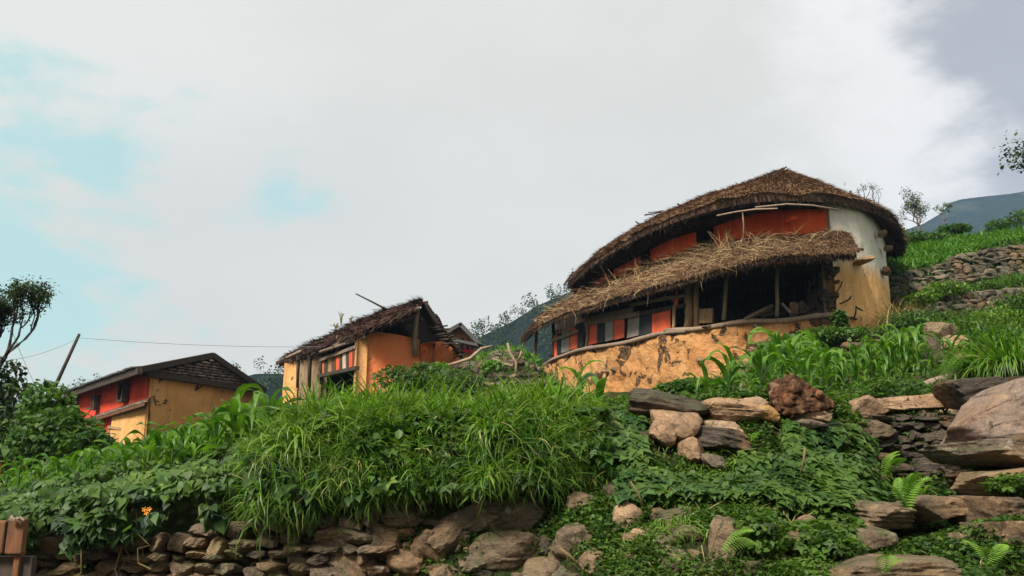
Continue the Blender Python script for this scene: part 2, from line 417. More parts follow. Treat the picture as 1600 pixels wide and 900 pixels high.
M['straw'] = thatchm('pale_loose_straw', [(0, (.20, .12, .055)), (.5, (.36, .24, .12)), (1, (.56, .43, .27))])
def slate():
    g = G('dark_slate_tiles', .7, .4); w = g.vec('World'); n = g.noise(w, 1.5, 6, .65)
    col = g.mix(g.sm(n, .3, .7), (.035, .035, .036), (.08, .075, .07)); g.bump(n, .5, .03); return g.done(col)
M['slate'] = slate()
M['gable'] = rock_mat('grey_brown_slate_courses', [(0, (.20, .15, .13)), (.5, (.32, .25, .22)), (1, (.12, .095, .08))], 0, 0)
# foliage
M['grass'] = leaf_mat('grass_blades', [(0, (.014, .045, .006)), (.5, (.052, .125, .010)), (.85, (.14, .24, .016)), (.96, (.18, .26, .05)), (1, (.32, .27, .12))], rough=.38)
M['corn'] = leaf_mat('maize_leaf', [(0, (.022, .075, .010)), (.6, (.055, .135, .014)), (1, (.11, .21, .02))], tint=False, rough=.35)
M['cornstuff'] = leaf_mat('maize_leaf_small', [(0, (.04, .12, .015)), (.6, (.08, .18, .02)), (1, (.13, .24, .03))], rough=.4)
M['vine'] = leaf_mat('vine_leaf', [(0, (.008, .028, .008)), (.5, (.026, .068, .014)), (.9, (.07, .135, .022)), (1, (.14, .19, .04))], rough=.45)
M['vineobj'] = leaf_mat('vine_leaf_large', [(0, (.018, .052, .014)), (.5, (.036, .088, .022)), (1, (.08, .145, .034))], tint=False, rough=.42)
M['cover'] = leaf_mat('small_ground_leaves', [(0, (.007, .020, .005)), (.5, (.022, .055, .008)), (.9, (.055, .12, .012)), (1, (.12, .17, .025))], rough=.5)
M['shrub'] = leaf_mat('shrub_leaf', [(0, (.012, .035, .010)), (.6, (.030, .075, .018)), (1, (.06, .12, .025))], rough=.5)
M['fern'] = leaf_mat('fern_frond', [(0, (.08, .19, .02)), (1, (.19, .33, .04))], tint=False, rough=.5)
M['treeleaf'] = leaf_mat('dark_tree_leaf', [(0, (.005, .011, .008)), (1, (.014, .026, .012))], rough=.6, trans=.2)
M['dryleaf'] = leaf_mat('dry_stalks', [(0, (.16, .10, .05)), (1, (.36, .26, .14))], rough=.8, trans=.15)
M['bark'] = wood('dark_bark', (.022, .02, .018), (.05, .042, .035), .3)
M['barkgrey'] = wood('grey_green_bark', (.06, .06, .04), (.12, .11, .08), .3)
M['flower'] = paint('orange_petal', (.85, .35, .06), (.8, .3, .05))
M['wire'] = paint('grey_wire', (.26, .27, .27), (.1, .1, .1))

# ------------------------------------------------------------------ terrain
TER = {
 -1600: [(.3, -.05), (5.6, 0), (5.7, 1.0), (6.4, 1.2), (14, 1.0), (16, 1.0), (18, 1.1), (24, 1.3), (25, 1.4), (30, 1.4), (31, 1.4), (60, .5), (95, -4)],
 0:    [(.3, -.05), (5.15, 0), (5.35, 1.02), (6.2, 1.22), (14, .9), (16, .9), (18, 1.0), (24, 1.2), (25, 1.3), (28, 1.4), (31, 1.5), (60, .8), (95, -4)],
 200:  [(.3, -.05), (5.15, 0), (5.35, 1.14), (6.2, 1.36), (13, 1.15), (15, 1.2), (17, 1.3), (22, 1.6), (24, 1.8), (27, 2.0), (31, 2.0), (60, 1.5), (95, -4)],
 400:  [(.3, -.05), (5.1, 0), (5.3, 1.2), (5.8, 1.58), (12, 1.55), (15, 1.7), (17, 1.9), (21, 2.2), (23, 2.6), (27, 2.8), (31, 2.8), (55, 2), (95, -4)],
 500:  [(.3, -.05), (5.1, .05), (5.28, 1.26), (5.62, 1.80), (12, 1.75), (15, 1.9), (17, 2.1), (21, 2.5), (22.5, 3.0), (25, 3.3), (31, 3.2), (50, 2.6), (95, -4)],
 600:  [(.3, -.05), (5.1, .05), (5.25, 1.28), (5.55, 1.76), (12, 1.75), (15, 2.0), (17, 2.3), (21, 2.8), (22.5, 3.4), (25, 3.7), (31, 3.6), (50, 3), (95, -4)],
 800:  [(.3, -.05), (4.7, .3), (5.15, 1.35), (5.5, 1.78), (12, 1.78), (15, 2.2), (17, 2.7), (21, 3.5), (23, 4.5), (25.5, 4.9), (28, 5.2), (42, 5.2), (90, -4)],
 850:  [(.3, -.05), (4.5, .45), (5.2, 1.38), (5.6, 1.8), (12, 1.8), (15, 2.1), (17, 2.5), (21, 3.2), (23, 3.9), (25.5, 4.3), (28, 4.6), (42, 5.2), (90, -4)],
 885:  [(.3, -.05), (4.2, .65), (5.2, 1.4), (5.7, 1.82), (12, 1.82), (15, 2.0), (17, 2.25), (21, 2.75), (23, 3.2), (26, 3.65), (28, 3.9), (42, 5), (90, -4)],
 1000: [(.3, -.05), (3.9, .85), (5.3, 1.45), (5.95, 1.88), (11, 1.9), (15, 2.05), (17, 2.3), (21, 2.75), (23, 3.25), (26, 3.8), (28, 4.0), (42, 5.3), (90, -4)],
 1200: [(.3, -.05), (3.7, .9), (5.3, 1.38), (5.95, 1.9), (11, 2.25), (19.2, 2.75), (19.5, 3.6), (21, 3.8), (23, 4.2), (26, 4.7), (28, 5.0), (42, 7), (90, -4)],
 1320: [(.3, -.05), (3.5, .9), (5.2, 1.32), (6.3, 1.88), (11, 2.45), (19.2, 3.1), (19.5, 4.3), (21, 4.75), (23, 4.95), (26, 5.4), (28, 5.8), (36, 10.0), (90, -4)],
 1370: [(.3, -.05), (3.5, .9), (6.2, 1.35), (6.5, 1.97), (11, 2.6), (19.0, 3.4), (19.6, 4.6), (21.5, 5.0), (24, 5.4), (27.5, 6.4), (28.5, 7.8), (34, 10.6), (90, -4)],
 1470: [(.3, -.05), (3.4, .9), (6.2, 1.40), (6.5, 1.97), (11, 2.75), (19, 4.5), (20, 4.8), (25, 5.7), (25.5, 6.5), (28, 7.2), (28.5, 8.4), (34, 10.9), (80, -4)],
 1520: [(.3, -.05), (3.4, .9), (4.9, 1.30), (6.2, 1.85), (11, 2.9), (18, 4.5), (20, 4.95), (25, 5.8), (25.4, 6.8), (28, 7.5), (28.4, 8.8), (34, 10.9), (80, -4)],
 1600: [(.3, -.05), (3.4, .9), (4.9, 1.32), (6.2, 1.88), (11, 3.0), (18, 4.6), (20, 5.1), (25, 5.95), (25.4, 7.0), (28, 7.8), (28.4, 9.2), (34, 11.2), (80, -4)],
 3200: [(.3, -.05), (3.4, .9), (4.9, 1.4), (6.2, 2.0), (11, 3.2), (18, 5.0), (20, 5.8), (25, 6.8), (25.4, 7.9), (28, 8.8), (28.4, 10.2), (34, 12.5), (80, -4)],
}
TK = np.array(sorted(TER)); TY = np.array([[p[0] for p in TER[k]] for k in TK]); TZ = np.array([[p[1] for p in TER[k]] for k in TK])
def ground(px, Y):
    """terrain height; px stands for the bearing, X = Y*(px-800)/1280"""
    px = np.atleast_1d(np.asarray(px, float)); Y = np.atleast_1d(np.asarray(Y, float))
    px, Y = np.broadcast_arrays(px, Y)
    yy = np.stack([np.interp(px, TK, TY[:, k]) for k in range(TY.shape[1])], -1)
    zz = np.stack([np.interp(px, TK, TZ[:, k]) for k in range(TY.shape[1])], -1)
    i = np.clip((Y[..., None] >= yy).sum(-1) - 1, 0, yy.shape[-1] - 2)[..., None]
    y0 = np.take_along_axis(yy, i, -1)[..., 0]; y1 = np.take_along_axis(yy, i + 1, -1)[..., 0]
    z0 = np.take_along_axis(zz, i, -1)[..., 0]; z1 = np.take_along_axis(zz, i + 1, -1)[..., 0]
    t = np.clip((Y - y0) / (y1 - y0), 0, 1); z = z0 + (z1 - z0) * t
    X = Y * (px - 800) / FPX
    P = np.stack([X, Y, np.zeros_like(X)], -1).reshape(-1, 3)
    amp = np.clip(Y / 60, .0, .25)
    return z + (fbm(P, .8, 4, 3).reshape(z.shape)) * (.05 + amp)
def gp(px, Y): return Vector((Y * (px - 800) / FPX, Y, float(ground(px, Y)[0])))
def make_terrain():
    pxs = np.concatenate([np.linspace(-1600, -40, 40, endpoint=False), np.linspace(-40, 1640, 300, endpoint=False), np.linspace(1640, 3200, 40)])
    L = []
    nseg = [6, 10, 16, 30, 16, 8, 14, 8, 10, 8, 10, 12]
    yy = np.stack([np.interp(pxs, TK, TY[:, k]) for k in range(TY.shape[1])], -1)
    for k, n in enumerate(nseg):
        for j in range(n): L.append(yy[:, k] + (yy[:, k + 1] - yy[:, k]) * (j / n + 1e-5))
    L.append(yy[:, -1]); Y = np.stack(L, 1); PX = np.repeat(pxs[:, None], Y.shape[1], 1)
    Z = ground(PX, Y); X = Y * (PX - 800) / FPX
    V = np.stack([X, Y, Z], -1).reshape(-1, 3)
    # roughen the banks sideways
    near = (V[:, 1] < 12); V[:, 1] += np.where(near, .05, .12) * fbm(V, 3.0, 3, 9)
    npobj('hillside_terrain', V, gridF(len(pxs), Y.shape[1]), M['soil'], smooth=True, kind='structure', label='terraced earthen hillside')
make_terrain()
def big_ground():
    V = []; n = 60; rad = [0, 20, 60, 150, 400, 1000, 2500]
    for r in rad:
        for k in range(n): V.append((r * math.cos(2 * math.pi * k / n), r * math.sin(2 * math.pi * k / n), -.25))
    F = [(i * n + k, i * n + (k + 1) % n, (i + 1) * n + (k + 1) % n, (i + 1) * n + k) for i in range(1, len(rad) - 1) for k in range(n)]
    F2 = [(n + k, n + (k + 1) % n, 0) for k in range(n)]
    me = bpy.data.meshes.new('ground'); me.from_pydata([tuple(v) for v in V], [], F + F2); me.materials.append(M['soil']); obj('ground', me, kind='structure')
big_ground()

# ------------------------------------------------------------------ rocks
def ico(sub):
    import bmesh
    bm = bmesh.new(); bmesh.ops.create_icosphere(bm, subdivisions=sub, radius=1)
    V = np.array([v.co[:] for v in bm.verts]); F = np.array([[v.index for v in f.verts] for f in bm.faces]); bm.free(); return V, F
ICO = {s: ico(s) for s in (2, 3, 4, 5)}
def rock_mesh(name, sub, m, seed, flat=1., rough=.06, planes=11, layer=0., k=30.):
    r_ = np.random.default_rng(seed); V, F = ICO[sub]; D = V / np.linalg.norm(V, axis=1)[:, None]
    n = r_.normal(size=(planes, 3)); n /= np.linalg.norm(n, axis=1)[:, None]
    n = np.vstack([n, [[0, 0, 1], [0, 0, -1], [1, 0, 0], [-1, 0, 0], [0, 1, 0], [0, -1, 0]] + r_.normal(0, .22, (6, 3))])
    n /= np.linalg.norm(n, axis=1)[:, None]; d = r_.uniform(.72, 1.0, len(n))
    dot = D @ n.T; rr = np.where(dot > .05, d / np.maximum(dot, .05), 9)
    r0 = -np.log(np.exp(-k * rr).sum(1)) / k; r0 = np.minimum(r0, 1.25)
    P = D * r0[:, None]
    P *= (1 + rough * fbm(P + seed, 1.6, 3, seed % 50) + rough * .55 * (1 - 2 * np.abs(fbm(P + seed, 4., 4, seed % 40))))[:, None]
    dr = r_.normal(size=3) * np.array([.35, .35, 1]); dr /= np.linalg.norm(dr)      # bedding of the schist
    q = (P @ dr) * 4.5 + .5 * fbm(P + seed, 1.5, 2, 3); P *= (1 + (.055 if sub < 5 else .028) * vn(np.stack([q * 0, q * 0, q * 2.2], 1), seed) + .03 * (np.abs((q % 1) - .5) - .25))[:, None]
    if layer: P[:, :2] *= (1 + layer * vn(np.stack([P[:, 2] * 0, P[:, 2] * 0, P[:, 2] * 6], 1), seed))[:, None]
    lo, hi = P.min(0), P.max(0); P = (P - (lo + hi) / 2) / (hi - lo) * 1.0      # unit bounding box, centred
    me = npmesh(name, P, F, m, smooth=True); me.set_sharp_from_angle(angle=R(28)); return me
ROCKS = {k: [rock_mesh('stone', 3, M[k], 100 + i, rough=.12, planes=8, k=60.) for i in range(9)] for k in ('rock', 'rockdark', 'rockfar', 'rocktan')}
ROCKS3 = {k: [rock_mesh('stone', 4, M[k], 200 + i, rough=.13, planes=7, k=60.) for i in range(9)] for k in ('rock', 'rockdark', 'rocktan')}
def place_stone(name, me, c, size, rot, parent=None, **k):
    o = bpy.data.objects.new(name, me); o.location = c; o.scale = size; o.rotation_euler = rot; link(o)
    if parent is not None: o.location = Vector(c) - parent_world(parent); o.parent = parent
    return tag(o, **k)
def boulder(name, px, py, Y, w, h, depth, roll=0, m='rock', sub=4, seed=1, yaw=0, pitch=0, layer=0., rough=.09, **k):
    """a rock whose middle is seen at px,py; w,h in photo pixels at distance Y, depth in metres"""
    c = at(px, py, Y); s = dep(c) / FPX
    me = rock_mesh(name, sub, M[m], seed, rough=rough, layer=layer, planes=7, k=55.)
    return place_stone(name, me, c, (w * s * 1.10, depth, h * s * 1.14), (R(pitch), R(roll), R(yaw)), **k)

# ------------------------------------------------------------------ scattering
def rotm(az, tilt, roll):
    """per-item matrices: local x = outward, z = up; tilt about y, spin about own axis first"""
    ca, sa = np.cos(az), np.sin(az); ct, st = np.cos(tilt), np.sin(tilt); cr, sr = np.cos(roll), np.sin(roll)
    z = np.zeros_like(ca); o = np.ones_like(ca)
    A = np.stack([ca, -sa, z, sa, ca, z, z, z, o], -1).reshape(-1, 3, 3)
    B = np.stack([ct, z, st, z, o, z, -st, z, ct], -1).reshape(-1, 3, 3)
    Cc = np.stack([o, z, z, z, cr, -sr, z, sr, cr], -1).reshape(-1, 3, 3)
    return A @ B @ Cc
def scatter(name, temps, loc, Rm, sc, mt, tint=None, parent=None, which=None, **k):
    loc = np.asarray(loc, float); n = len(loc); sc = np.asarray(sc, float)
    if sc.ndim == 1: sc = np.repeat(sc[:, None], 3, 1)
    if which is None: which = rng.integers(0, len(temps), n)
    if tint is None: tint = rng.random(n)
    Vs, Fs, Ts = [], {}, []; off = 0
    for i, (TV, TF) in enumerate(temps):
        s = np.where(which == i)[0]
        if not len(s): continue
        P = np.einsum('nij,nkj->nki', Rm[s], TV[None] * sc[s][:, None, :]) + loc[s][:, None, :]
        Vs.append(P.reshape(-1, 3)); Ts.append(np.repeat(tint[s], len(TV)))
        f = (TF[None] + (np.arange(len(s)) * len(TV))[:, None, None] + off).reshape(-1, TF.shape[1])
        Fs.setdefault(TF.shape[1], []).append(f); off += len(s) * len(TV)
    F = [np.concatenate(v) for v in Fs.values()]
    return npobj(name, np.concatenate(Vs), F, mt, parent, False, np.concatenate(Ts), **k)
def blade_t(bend, seg=4, width=.5, lift=.9, fold=.0, wide=.35):
    """blade of unit length along +x/+z bending over; width relative"""
    V = []; x = z = 0.; a = lift; ds = 1. / seg
    for i in range(seg + 1):
        t = i / seg; w = width * (1 - abs((t - wide) / (1 - wide if t > wide else wide + .6)) ** 1.7) * .5 + .0001
        V += [(x, -w, z + fold * w), (x, w, z + fold * w)]
        a = lift - bend * (t + .5 / seg) ** 1.3; x += math.cos(a) * ds; z += math.sin(a) * ds
    F = [(2 * i, 2 * i + 1, 2 * i + 3, 2 * i + 2) for i in range(seg)]
    return np.array(V), np.array(F)
GRASS = [blade_t(b, 5, 1., l) for b, l in ((1.6, 1.3), (2.4, 1.35), (3.0, 1.4), (1.0, 1.35), (2.7, 1.1), (3.3, 1.45))]
STRAW = [blade_t(b, 2, 1., l, wide=.1) for b, l in ((.5, .3), (.8, .4), (.3, .15), (-.2, .0))]
def heart():      # heart-shaped leaf lying in xy, tip toward +x, slightly folded and drooping
    o = [(0, 0), (-.12, .22), (0, .42), (.25, .46), (.55, .3), (.8, .13), (1.05, 0)]
    V = [(.0, 0, 0), (.35, 0, .0), (.7, 0, -.05), (1.05, 0, -.2)]; 
    L = [(x, y, .10 * y - .12 * x * x) for x, y in o[1:-1]]; Rr = [(x, -y, z) for x, y, z in L]
    V = V + L + Rr     # 0..3 midrib, 4..8 left, 9..13 right
    F = [(0, 5, 4), (0, 6, 5), (0, 1, 6), (1, 7, 6), (1, 2, 7), (2, 8, 7), (2, 3, 8),
         (0, 9, 10), (0, 10, 11), (0, 11, 1), (1, 11, 12), (1, 12, 2), (2, 12, 13), (2, 13, 3)]
    return np.array(V), np.array(F)
HEART = heart()
LEAF = (np.array([(0, 0, 0), (.45, .26, .06), (1, 0, -.08), (.45, -.26, .06), (.45, 0, 0)]), np.array([(0, 4, 1), (4, 2, 1), (0, 3, 4), (4, 3, 2)]))
LEAFB = (np.array([(0, 0, 0), (.35, .38, .05), (.75, .3, .02), (1, 0, -.1), (.75, -.3, .02), (.35, -.38, .05)]), np.array([(0, 1, 2), (0, 2, 3), (0, 3, 4), (0, 4, 5)]))
def tri3():
    V = []; F = []
    for a in (-1.2, 0, 1.2):
        c, s = math.cos(a), math.sin(a); n = len(V)
        for x, y, z in ((0, 0, 0), (.4, .26, .08), (.95, 0, -.05), (.4, -.26, .08)): V.append((x * c - y * s, x * s + y * c, z))
        F += [(n, n + 3, n + 2, n + 1)]
    return np.array(V), np.array(F)
TRI3 = tri3()
def pinn():        # one fern frond, unit length, narrow pinnae in pairs along a rib
    V = []; F = []; n = 16
    def P(t): return (t, 0, .28 * math.sin(t * 2.6) )
    for i in range(n):
        t = .08 + .9 * i / n; x, _, z = P(t); L = .26 * math.sin(math.pi * (t * .8 + .14)) ** 1.1
        for s in (-1, 1):
            k = len(V); V += [(x - .012, 0, z), (x + .016, 0, z), (x + L * .22 + .02, s * L * .55, z - .01), (x + L * .4, s * L, z - .05), (x + L * .16 - .012, s * L * .5, z - .01)]
            F.append((k, k + 1, k + 2, k + 3, k + 4))
    return np.array(V), np.array(F)
FROND = pinn()
def U(a, b, n): return rng.uniform(a, b, n)
#END_PART1
# ------------------------------------------------------------------ building helpers
def wall(name, plan, zb, zt, thick, mt, parent, disp=.03, res=.16, seed=0, n=None, smoothplan=True, **k):
    P = np.array([[p[0], p[1], 0] for p in plan], float)
    Ln = np.linalg.norm(np.diff(P, axis=0), axis=1).sum(); nu = n or max(3, int(Ln / res))
    Q = crom(P, nu) if smoothplan and len(P) > 2 else np.stack([np.interp(np.linspace(0, 1, nu), np.linspace(0, 1, len(P)), P[:, i]) for i in range(3)], 1)
    s = np.linspace(0, 1, nu)
    zb = np.interp(s, np.linspace(0, 1, len(zb)), zb) if hasattr(zb, '__len__') else np.full(nu, float(zb))
    zt = np.interp(s, np.linspace(0, 1, len(zt)), zt) if hasattr(zt, '__len__') else np.full(nu, float(zt))
    T = np.gradient(Q, axis=0); T /= np.linalg.norm(T, axis=1)[:, None]; Nn = np.stack([T[:, 1], -T[:, 0], T[:, 0] * 0], 1)
    mid = nu // 2
    if Nn[mid] @ -Q[mid] < 0: Nn = -Nn
    nv = max(3, int(np.mean(zt - zb) / res) + 1); t = np.linspace(0, 1, nv)
    A = np.repeat(Q[:, None], nv, 1); A[:, :, 2] = zb[:, None] + (zt - zb)[:, None] * t[None]
    O = A.reshape(-1, 3); NN = np.repeat(Nn[:, None], nv, 1).reshape(-1, 3)
    O = O + NN * (disp * fbm(O, 1.6, 4, seed) + disp * .4 * fbm(O, 6, 3, seed + 5))[:, None]
    I = A.reshape(-1, 3) - NN * thick
    V = np.vstack([O, I]); m = nu * nv
    F = [gridF(nu, nv), gridF(nu, nv, off=m)[:, ::-1]]
    a = np.arange(nu - 1) * nv; b = a + nv
    F.append(np.stack([a + nv - 1, b + nv - 1, b + nv - 1 + m, a + nv - 1 + m], 1))
    F.append(np.stack([b, a, a + m, b + m], 1))
    j = np.arange(nv - 1)
    F.append(np.stack([j + 1, j, j + m, j + 1 + m], 1)); e = (nu - 1) * nv
    F.append(np.stack([e + j, e + j + 1, e + j + 1 + m, e + j + m], 1))
    return npobj(name, V, np.concatenate(F), mt, parent, True, **k)
def frames(x, z):
    x = x / np.linalg.norm(x, axis=1)[:, None]; y = np.cross(z, x); y /= np.linalg.norm(y, axis=1)[:, None] + 1e-9
    z = np.cross(x, y); return np.stack([x, y, z], -1)
def thatch(name, E, Rr, parent, mt='thatch', th=.28, bulge=.25, nu=150, nv=14, lump=.07, nst=9000, nfr=2500, closed=False,
           slen=(.25, .55), swid=.022, stmat='thatch', shade=0., fringe=.30, **k):
    Eg, Rg = param(E, nu), param(Rr, nu); t = np.linspace(0, 1, nv)
    A = Eg[:, None] + (Rg - Eg)[:, None] * t[None, :, None]
    A[:, :, 2] += bulge * np.sin(np.pi * t)[None] ** .8
    O = A.reshape(-1, 3)
    du = np.gradient(A, axis=0); dv = np.gradient(A, axis=1); Nn = np.cross(du, dv); Nn /= np.linalg.norm(Nn, axis=2)[:, :, None] + 1e-9
    Nn *= np.sign(Nn[:, :, 2].mean()); NN = Nn.reshape(-1, 3)
    f = fbm(O, 1.1, 4, 11); f2 = fbm(O * np.array([1, 1, 1.]), 4.5, 3, 21)
    O = O + NN * (lump * f + lump * .5 * f2)[:, None]; A2 = O.reshape(A.shape)
    under = A.copy(); under[:, :, 2] -= th * (1 - .3 * t)[None]
    under[:, 0] += (under[:, 1] - under[:, 0]) * .25
    V = np.vstack([O, under.reshape(-1, 3)]); m = nu * nv
    a = np.arange(nu - 1) * nv
    F = [gridF(nu, nv), gridF(nu, nv, off=m)[:, ::-1], np.stack([a, a + nv, a + nv + m, a + m], 1), np.stack([a + nv - 1, a + nv - 1 + m, a + nv + nv - 1 + m, a + nv + nv - 1], 1)]
    j = np.arange(nv - 1); F.append(np.stack([j + 1, j, j + m, j + 1 + m], 1)); e = (nu - 1) * nv
    F.append(np.stack([e + j, e + j + 1, e + j + 1 + m, e + j + m], 1))
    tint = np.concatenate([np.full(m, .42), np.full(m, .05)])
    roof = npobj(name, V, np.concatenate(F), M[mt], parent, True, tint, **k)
    # loose straw lying down the slope
    u = rng.random(nst) * (nu - 1.001); v = rng.random(nst) * (nv - 1.001); i = u.astype(int); jj = v.astype(int); fu = (u - i)[:, None]; fv = (v - jj)[:, None]
    P = (A2[i, jj] * (1 - fu) * (1 - fv) + A2[i + 1, jj] * fu * (1 - fv) + A2[i, jj + 1] * (1 - fu) * fv + A2[i + 1, jj + 1] * fu * fv)
    dn = -dv[i, jj]; dn /= np.linalg.norm(dn, axis=1)[:, None]; sd_ = du[i, jj]; sd_ /= np.linalg.norm(sd_, axis=1)[:, None] + 1e-9
    nn = Nn[i, jj]
    x = dn + sd_ * rng.normal(0, .38, nst)[:, None] + nn * rng.normal(.12, .16, nst)[:, None]
    L = U(*slen, nst); sc = np.stack([L, np.full(nst, swid) * U(.6, 1.4, nst), L], 1)
    scatter('straw', STRAW, P + nn * .01, frames(x, nn + rng.normal(0, .3, (nst, 3))), sc, M[stmat], np.clip(rng.normal(.45, .3, nst), 0, 1), roof, kind='stuff')
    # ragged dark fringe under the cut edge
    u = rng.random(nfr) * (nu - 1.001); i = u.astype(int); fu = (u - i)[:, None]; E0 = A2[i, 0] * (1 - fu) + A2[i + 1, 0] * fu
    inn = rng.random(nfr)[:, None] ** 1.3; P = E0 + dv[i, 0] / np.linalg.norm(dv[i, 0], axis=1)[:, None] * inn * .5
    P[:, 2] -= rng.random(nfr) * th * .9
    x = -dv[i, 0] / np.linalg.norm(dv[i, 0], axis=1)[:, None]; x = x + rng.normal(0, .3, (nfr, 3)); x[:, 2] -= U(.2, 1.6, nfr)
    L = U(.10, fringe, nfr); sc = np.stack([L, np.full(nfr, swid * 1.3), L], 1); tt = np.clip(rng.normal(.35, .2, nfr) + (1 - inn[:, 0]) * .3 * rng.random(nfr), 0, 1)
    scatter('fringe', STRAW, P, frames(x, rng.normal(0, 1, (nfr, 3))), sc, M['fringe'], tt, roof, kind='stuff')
    return roof, A2
def xy(px, Y, z=6.0): p = pz(px, Y, z); return (p.x, p.y)

# ------------------------------------------------------------------ main oval thatched house
def main_house():
    H = empty('thatched_house', tuple(pz(1150, 24, 4.3)), label='oval thatched house with orange red upper wall and ochre plinth on the upper terrace', cat='house')
    # plinth
    PL = [(1345, 494, 22.1), (1313, 493, 22.0), (1250, 497, 22.2), (1180, 503, 22.8), (1110, 509, 23.4), (1050, 518, 24.4), (1000, 527, 25.7), (950, 537, 27.1), (905, 547.5, 28.7), (862, 560, 30.9), (845, 571, 33.0)]
    P3 = [at(*p) for p in PL]
    wall('plinth', [(p.x, p.y) for p in P3], 3.3, [p.z - .03 for p in P3], .5, M['plinth'], H, disp=.12, res=.09, seed=3)
    Yp = lambda px: float(np.interp(-px, [-p[0] for p in PL], [p[2] for p in PL]))
    pyp = lambda px: float(np.interp(-px, [-p[0] for p in PL], [p[1] for p in PL]))
    # timber edge on the plinth
    def edge(px0, px1, r, name, mt, n=14, dz=0, jit=.12):
        m = MB(); pts = [at(x, pyp(x) + dz, Yp(x) - .06) + V3(0, 0, .04 * math.sin(x * .05)) for x in np.linspace(px0, px1, n)]
        m.tube(pts, [r * random.uniform(.85, 1.15) for _ in pts], 7, .08); return m.build(name, mt, H, True)
    edge(1313, 1040, .085, 'edge_pole', M['palewood']); edge(1072, 905, .075, 'edge_pole', M['wood'], dz=2); edge(925, 846, .07, 'edge_pole', M['wood'], dz=1)
    # floor slab of the veranda
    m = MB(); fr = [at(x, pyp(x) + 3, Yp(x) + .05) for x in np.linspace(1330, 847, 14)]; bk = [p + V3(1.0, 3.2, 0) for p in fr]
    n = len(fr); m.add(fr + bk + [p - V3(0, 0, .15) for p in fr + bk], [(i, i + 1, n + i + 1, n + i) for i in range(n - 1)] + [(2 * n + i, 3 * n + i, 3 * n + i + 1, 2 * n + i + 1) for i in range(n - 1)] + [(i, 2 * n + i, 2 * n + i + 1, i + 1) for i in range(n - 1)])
    m.build('veranda_floor', M['shadeclay'], H)
    # end wall, round, ochre below and whitewash above
    EW = [xy(1306, 22.0), xy(1330, 22.15), xy(1356, 22.6), xy(1378, 23.5), xy(1391, 24.9), xy(1394, 26.6), xy(1386, 28.6), xy(1360, 31)]
    wall('end_wall', EW, 4.2, 8.75, .45, M['endwall'], H, disp=.05, res=.13, seed=8)
    # broken return of the end wall into the veranda
    wall('return_wall', [xy(1303, 22.3), xy(1285, 23.2), xy(1262, 24.6), xy(1240, 25.8)], 4.9, 8.3, .3, M['greyplaster'], H, disp=.05, seed=4)
    # upper wall
    UW = [xy(1305, 22.12, 8), xy(1270, 22.2, 8), xy(1230, 22.4, 8), (xy(1150, 23.15, 8)), xy(1095, 24.1, 8), xy(1040, 25.5, 8), xy(985, 27.6, 8), xy(935, 30.4, 8), xy(905, 33.8, 8), xy(912, 37, 8)]
    wall('upper_wall', UW, [7.1, 7.1, 7.1, 7.15, 7.25, 7.4, 7.55, 7.8, 8.0, 8.0], [8.55, 8.7, 8.9, 9.0, 9.0, 9.0, 9.0, 8.9, 8.7, 8.6], .4, M['redwall'], H, disp=.04, res=.14, seed=12)
    # flat soffit, added and coloured near-black for eave shade, between the eave and the set back upper wall
    so = [at(1205, 324, 21.6), at(1150, 333, 22.0), at(1100, 342, 22.7), at(1055, 353, 23.6), at(1020, 368, 24.6), at(985, 388, 25.8), at(930, 418, 28.5), at(895, 447, 31.4)]
    si = [V3(p.x, p.y, so[0].z) + V3(*d) for p, d in zip(so, ((.1, .3, 0), (.2, .6, 0), (.4, 1.0, 0), (.5, 1.3, 0), (.6, 1.5, 0), (.7, 1.6, 0), (.9, 1.8, 0), (1.1, 1.8, 0)))]
    si = [V3(q.x, q.y, p.z + .02) for q, p in zip(si, so)]
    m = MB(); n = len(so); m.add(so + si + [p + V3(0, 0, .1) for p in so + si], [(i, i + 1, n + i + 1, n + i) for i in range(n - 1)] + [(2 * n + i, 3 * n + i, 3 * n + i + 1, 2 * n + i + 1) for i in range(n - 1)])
    so_ = m.build('soffit', M['shadeclay'], H)
    # back wall of the veranda and the far side, closing the house
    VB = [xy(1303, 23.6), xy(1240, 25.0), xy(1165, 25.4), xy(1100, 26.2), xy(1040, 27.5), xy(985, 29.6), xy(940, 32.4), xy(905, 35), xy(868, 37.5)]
    wall('veranda_back_wall', VB, 4.9, [7.3, 7.3, 7.3, 7.4, 7.5, 7.7, 7.9, 8.1, 8.2], .3, M['shadeclay'], H, disp=.04, seed=5)  # the porch's interior shade is in this wall's colour
    m = MB(); zs = [7.12, 7.12, 7.12, 7.17, 7.27, 7.42, 7.57, 7.82, 8.02, 8.02]; f1 = [V3(x, y, z) for (x, y), z in zip(UW, zs)]; b1 = [p + V3(.9, 3.2, 0) for p in f1]
    n = len(f1); m.add(f1 + b1 + [p - V3(0, 0, .12) for p in f1 + b1], [(i, n + i, n + i + 1, i + 1) for i in range(n - 1)] + [(2 * n + i, 2 * n + i + 1, 3 * n + i + 1, 3 * n + i) for i in range(n - 1)] + [(i, i + 1, 2 * n + i + 1, 2 * n + i) for i in range(n - 1)])
    m.build('veranda_ceiling', M['darkwood'], H)
    BWp = [(xy(1360, 31, 8)), (12.2, 33.5), (9.5, 37.5), (7.0, 40), (5.2, 40.2), xy(912, 37.2, 8)]
    wall('rear_wall', BWp, 4.2, 8.9, .4, M['plinth'], H, disp=.03, res=.3)
    # main roof
    bp = lambda x, y, z: V3(x, y, z)
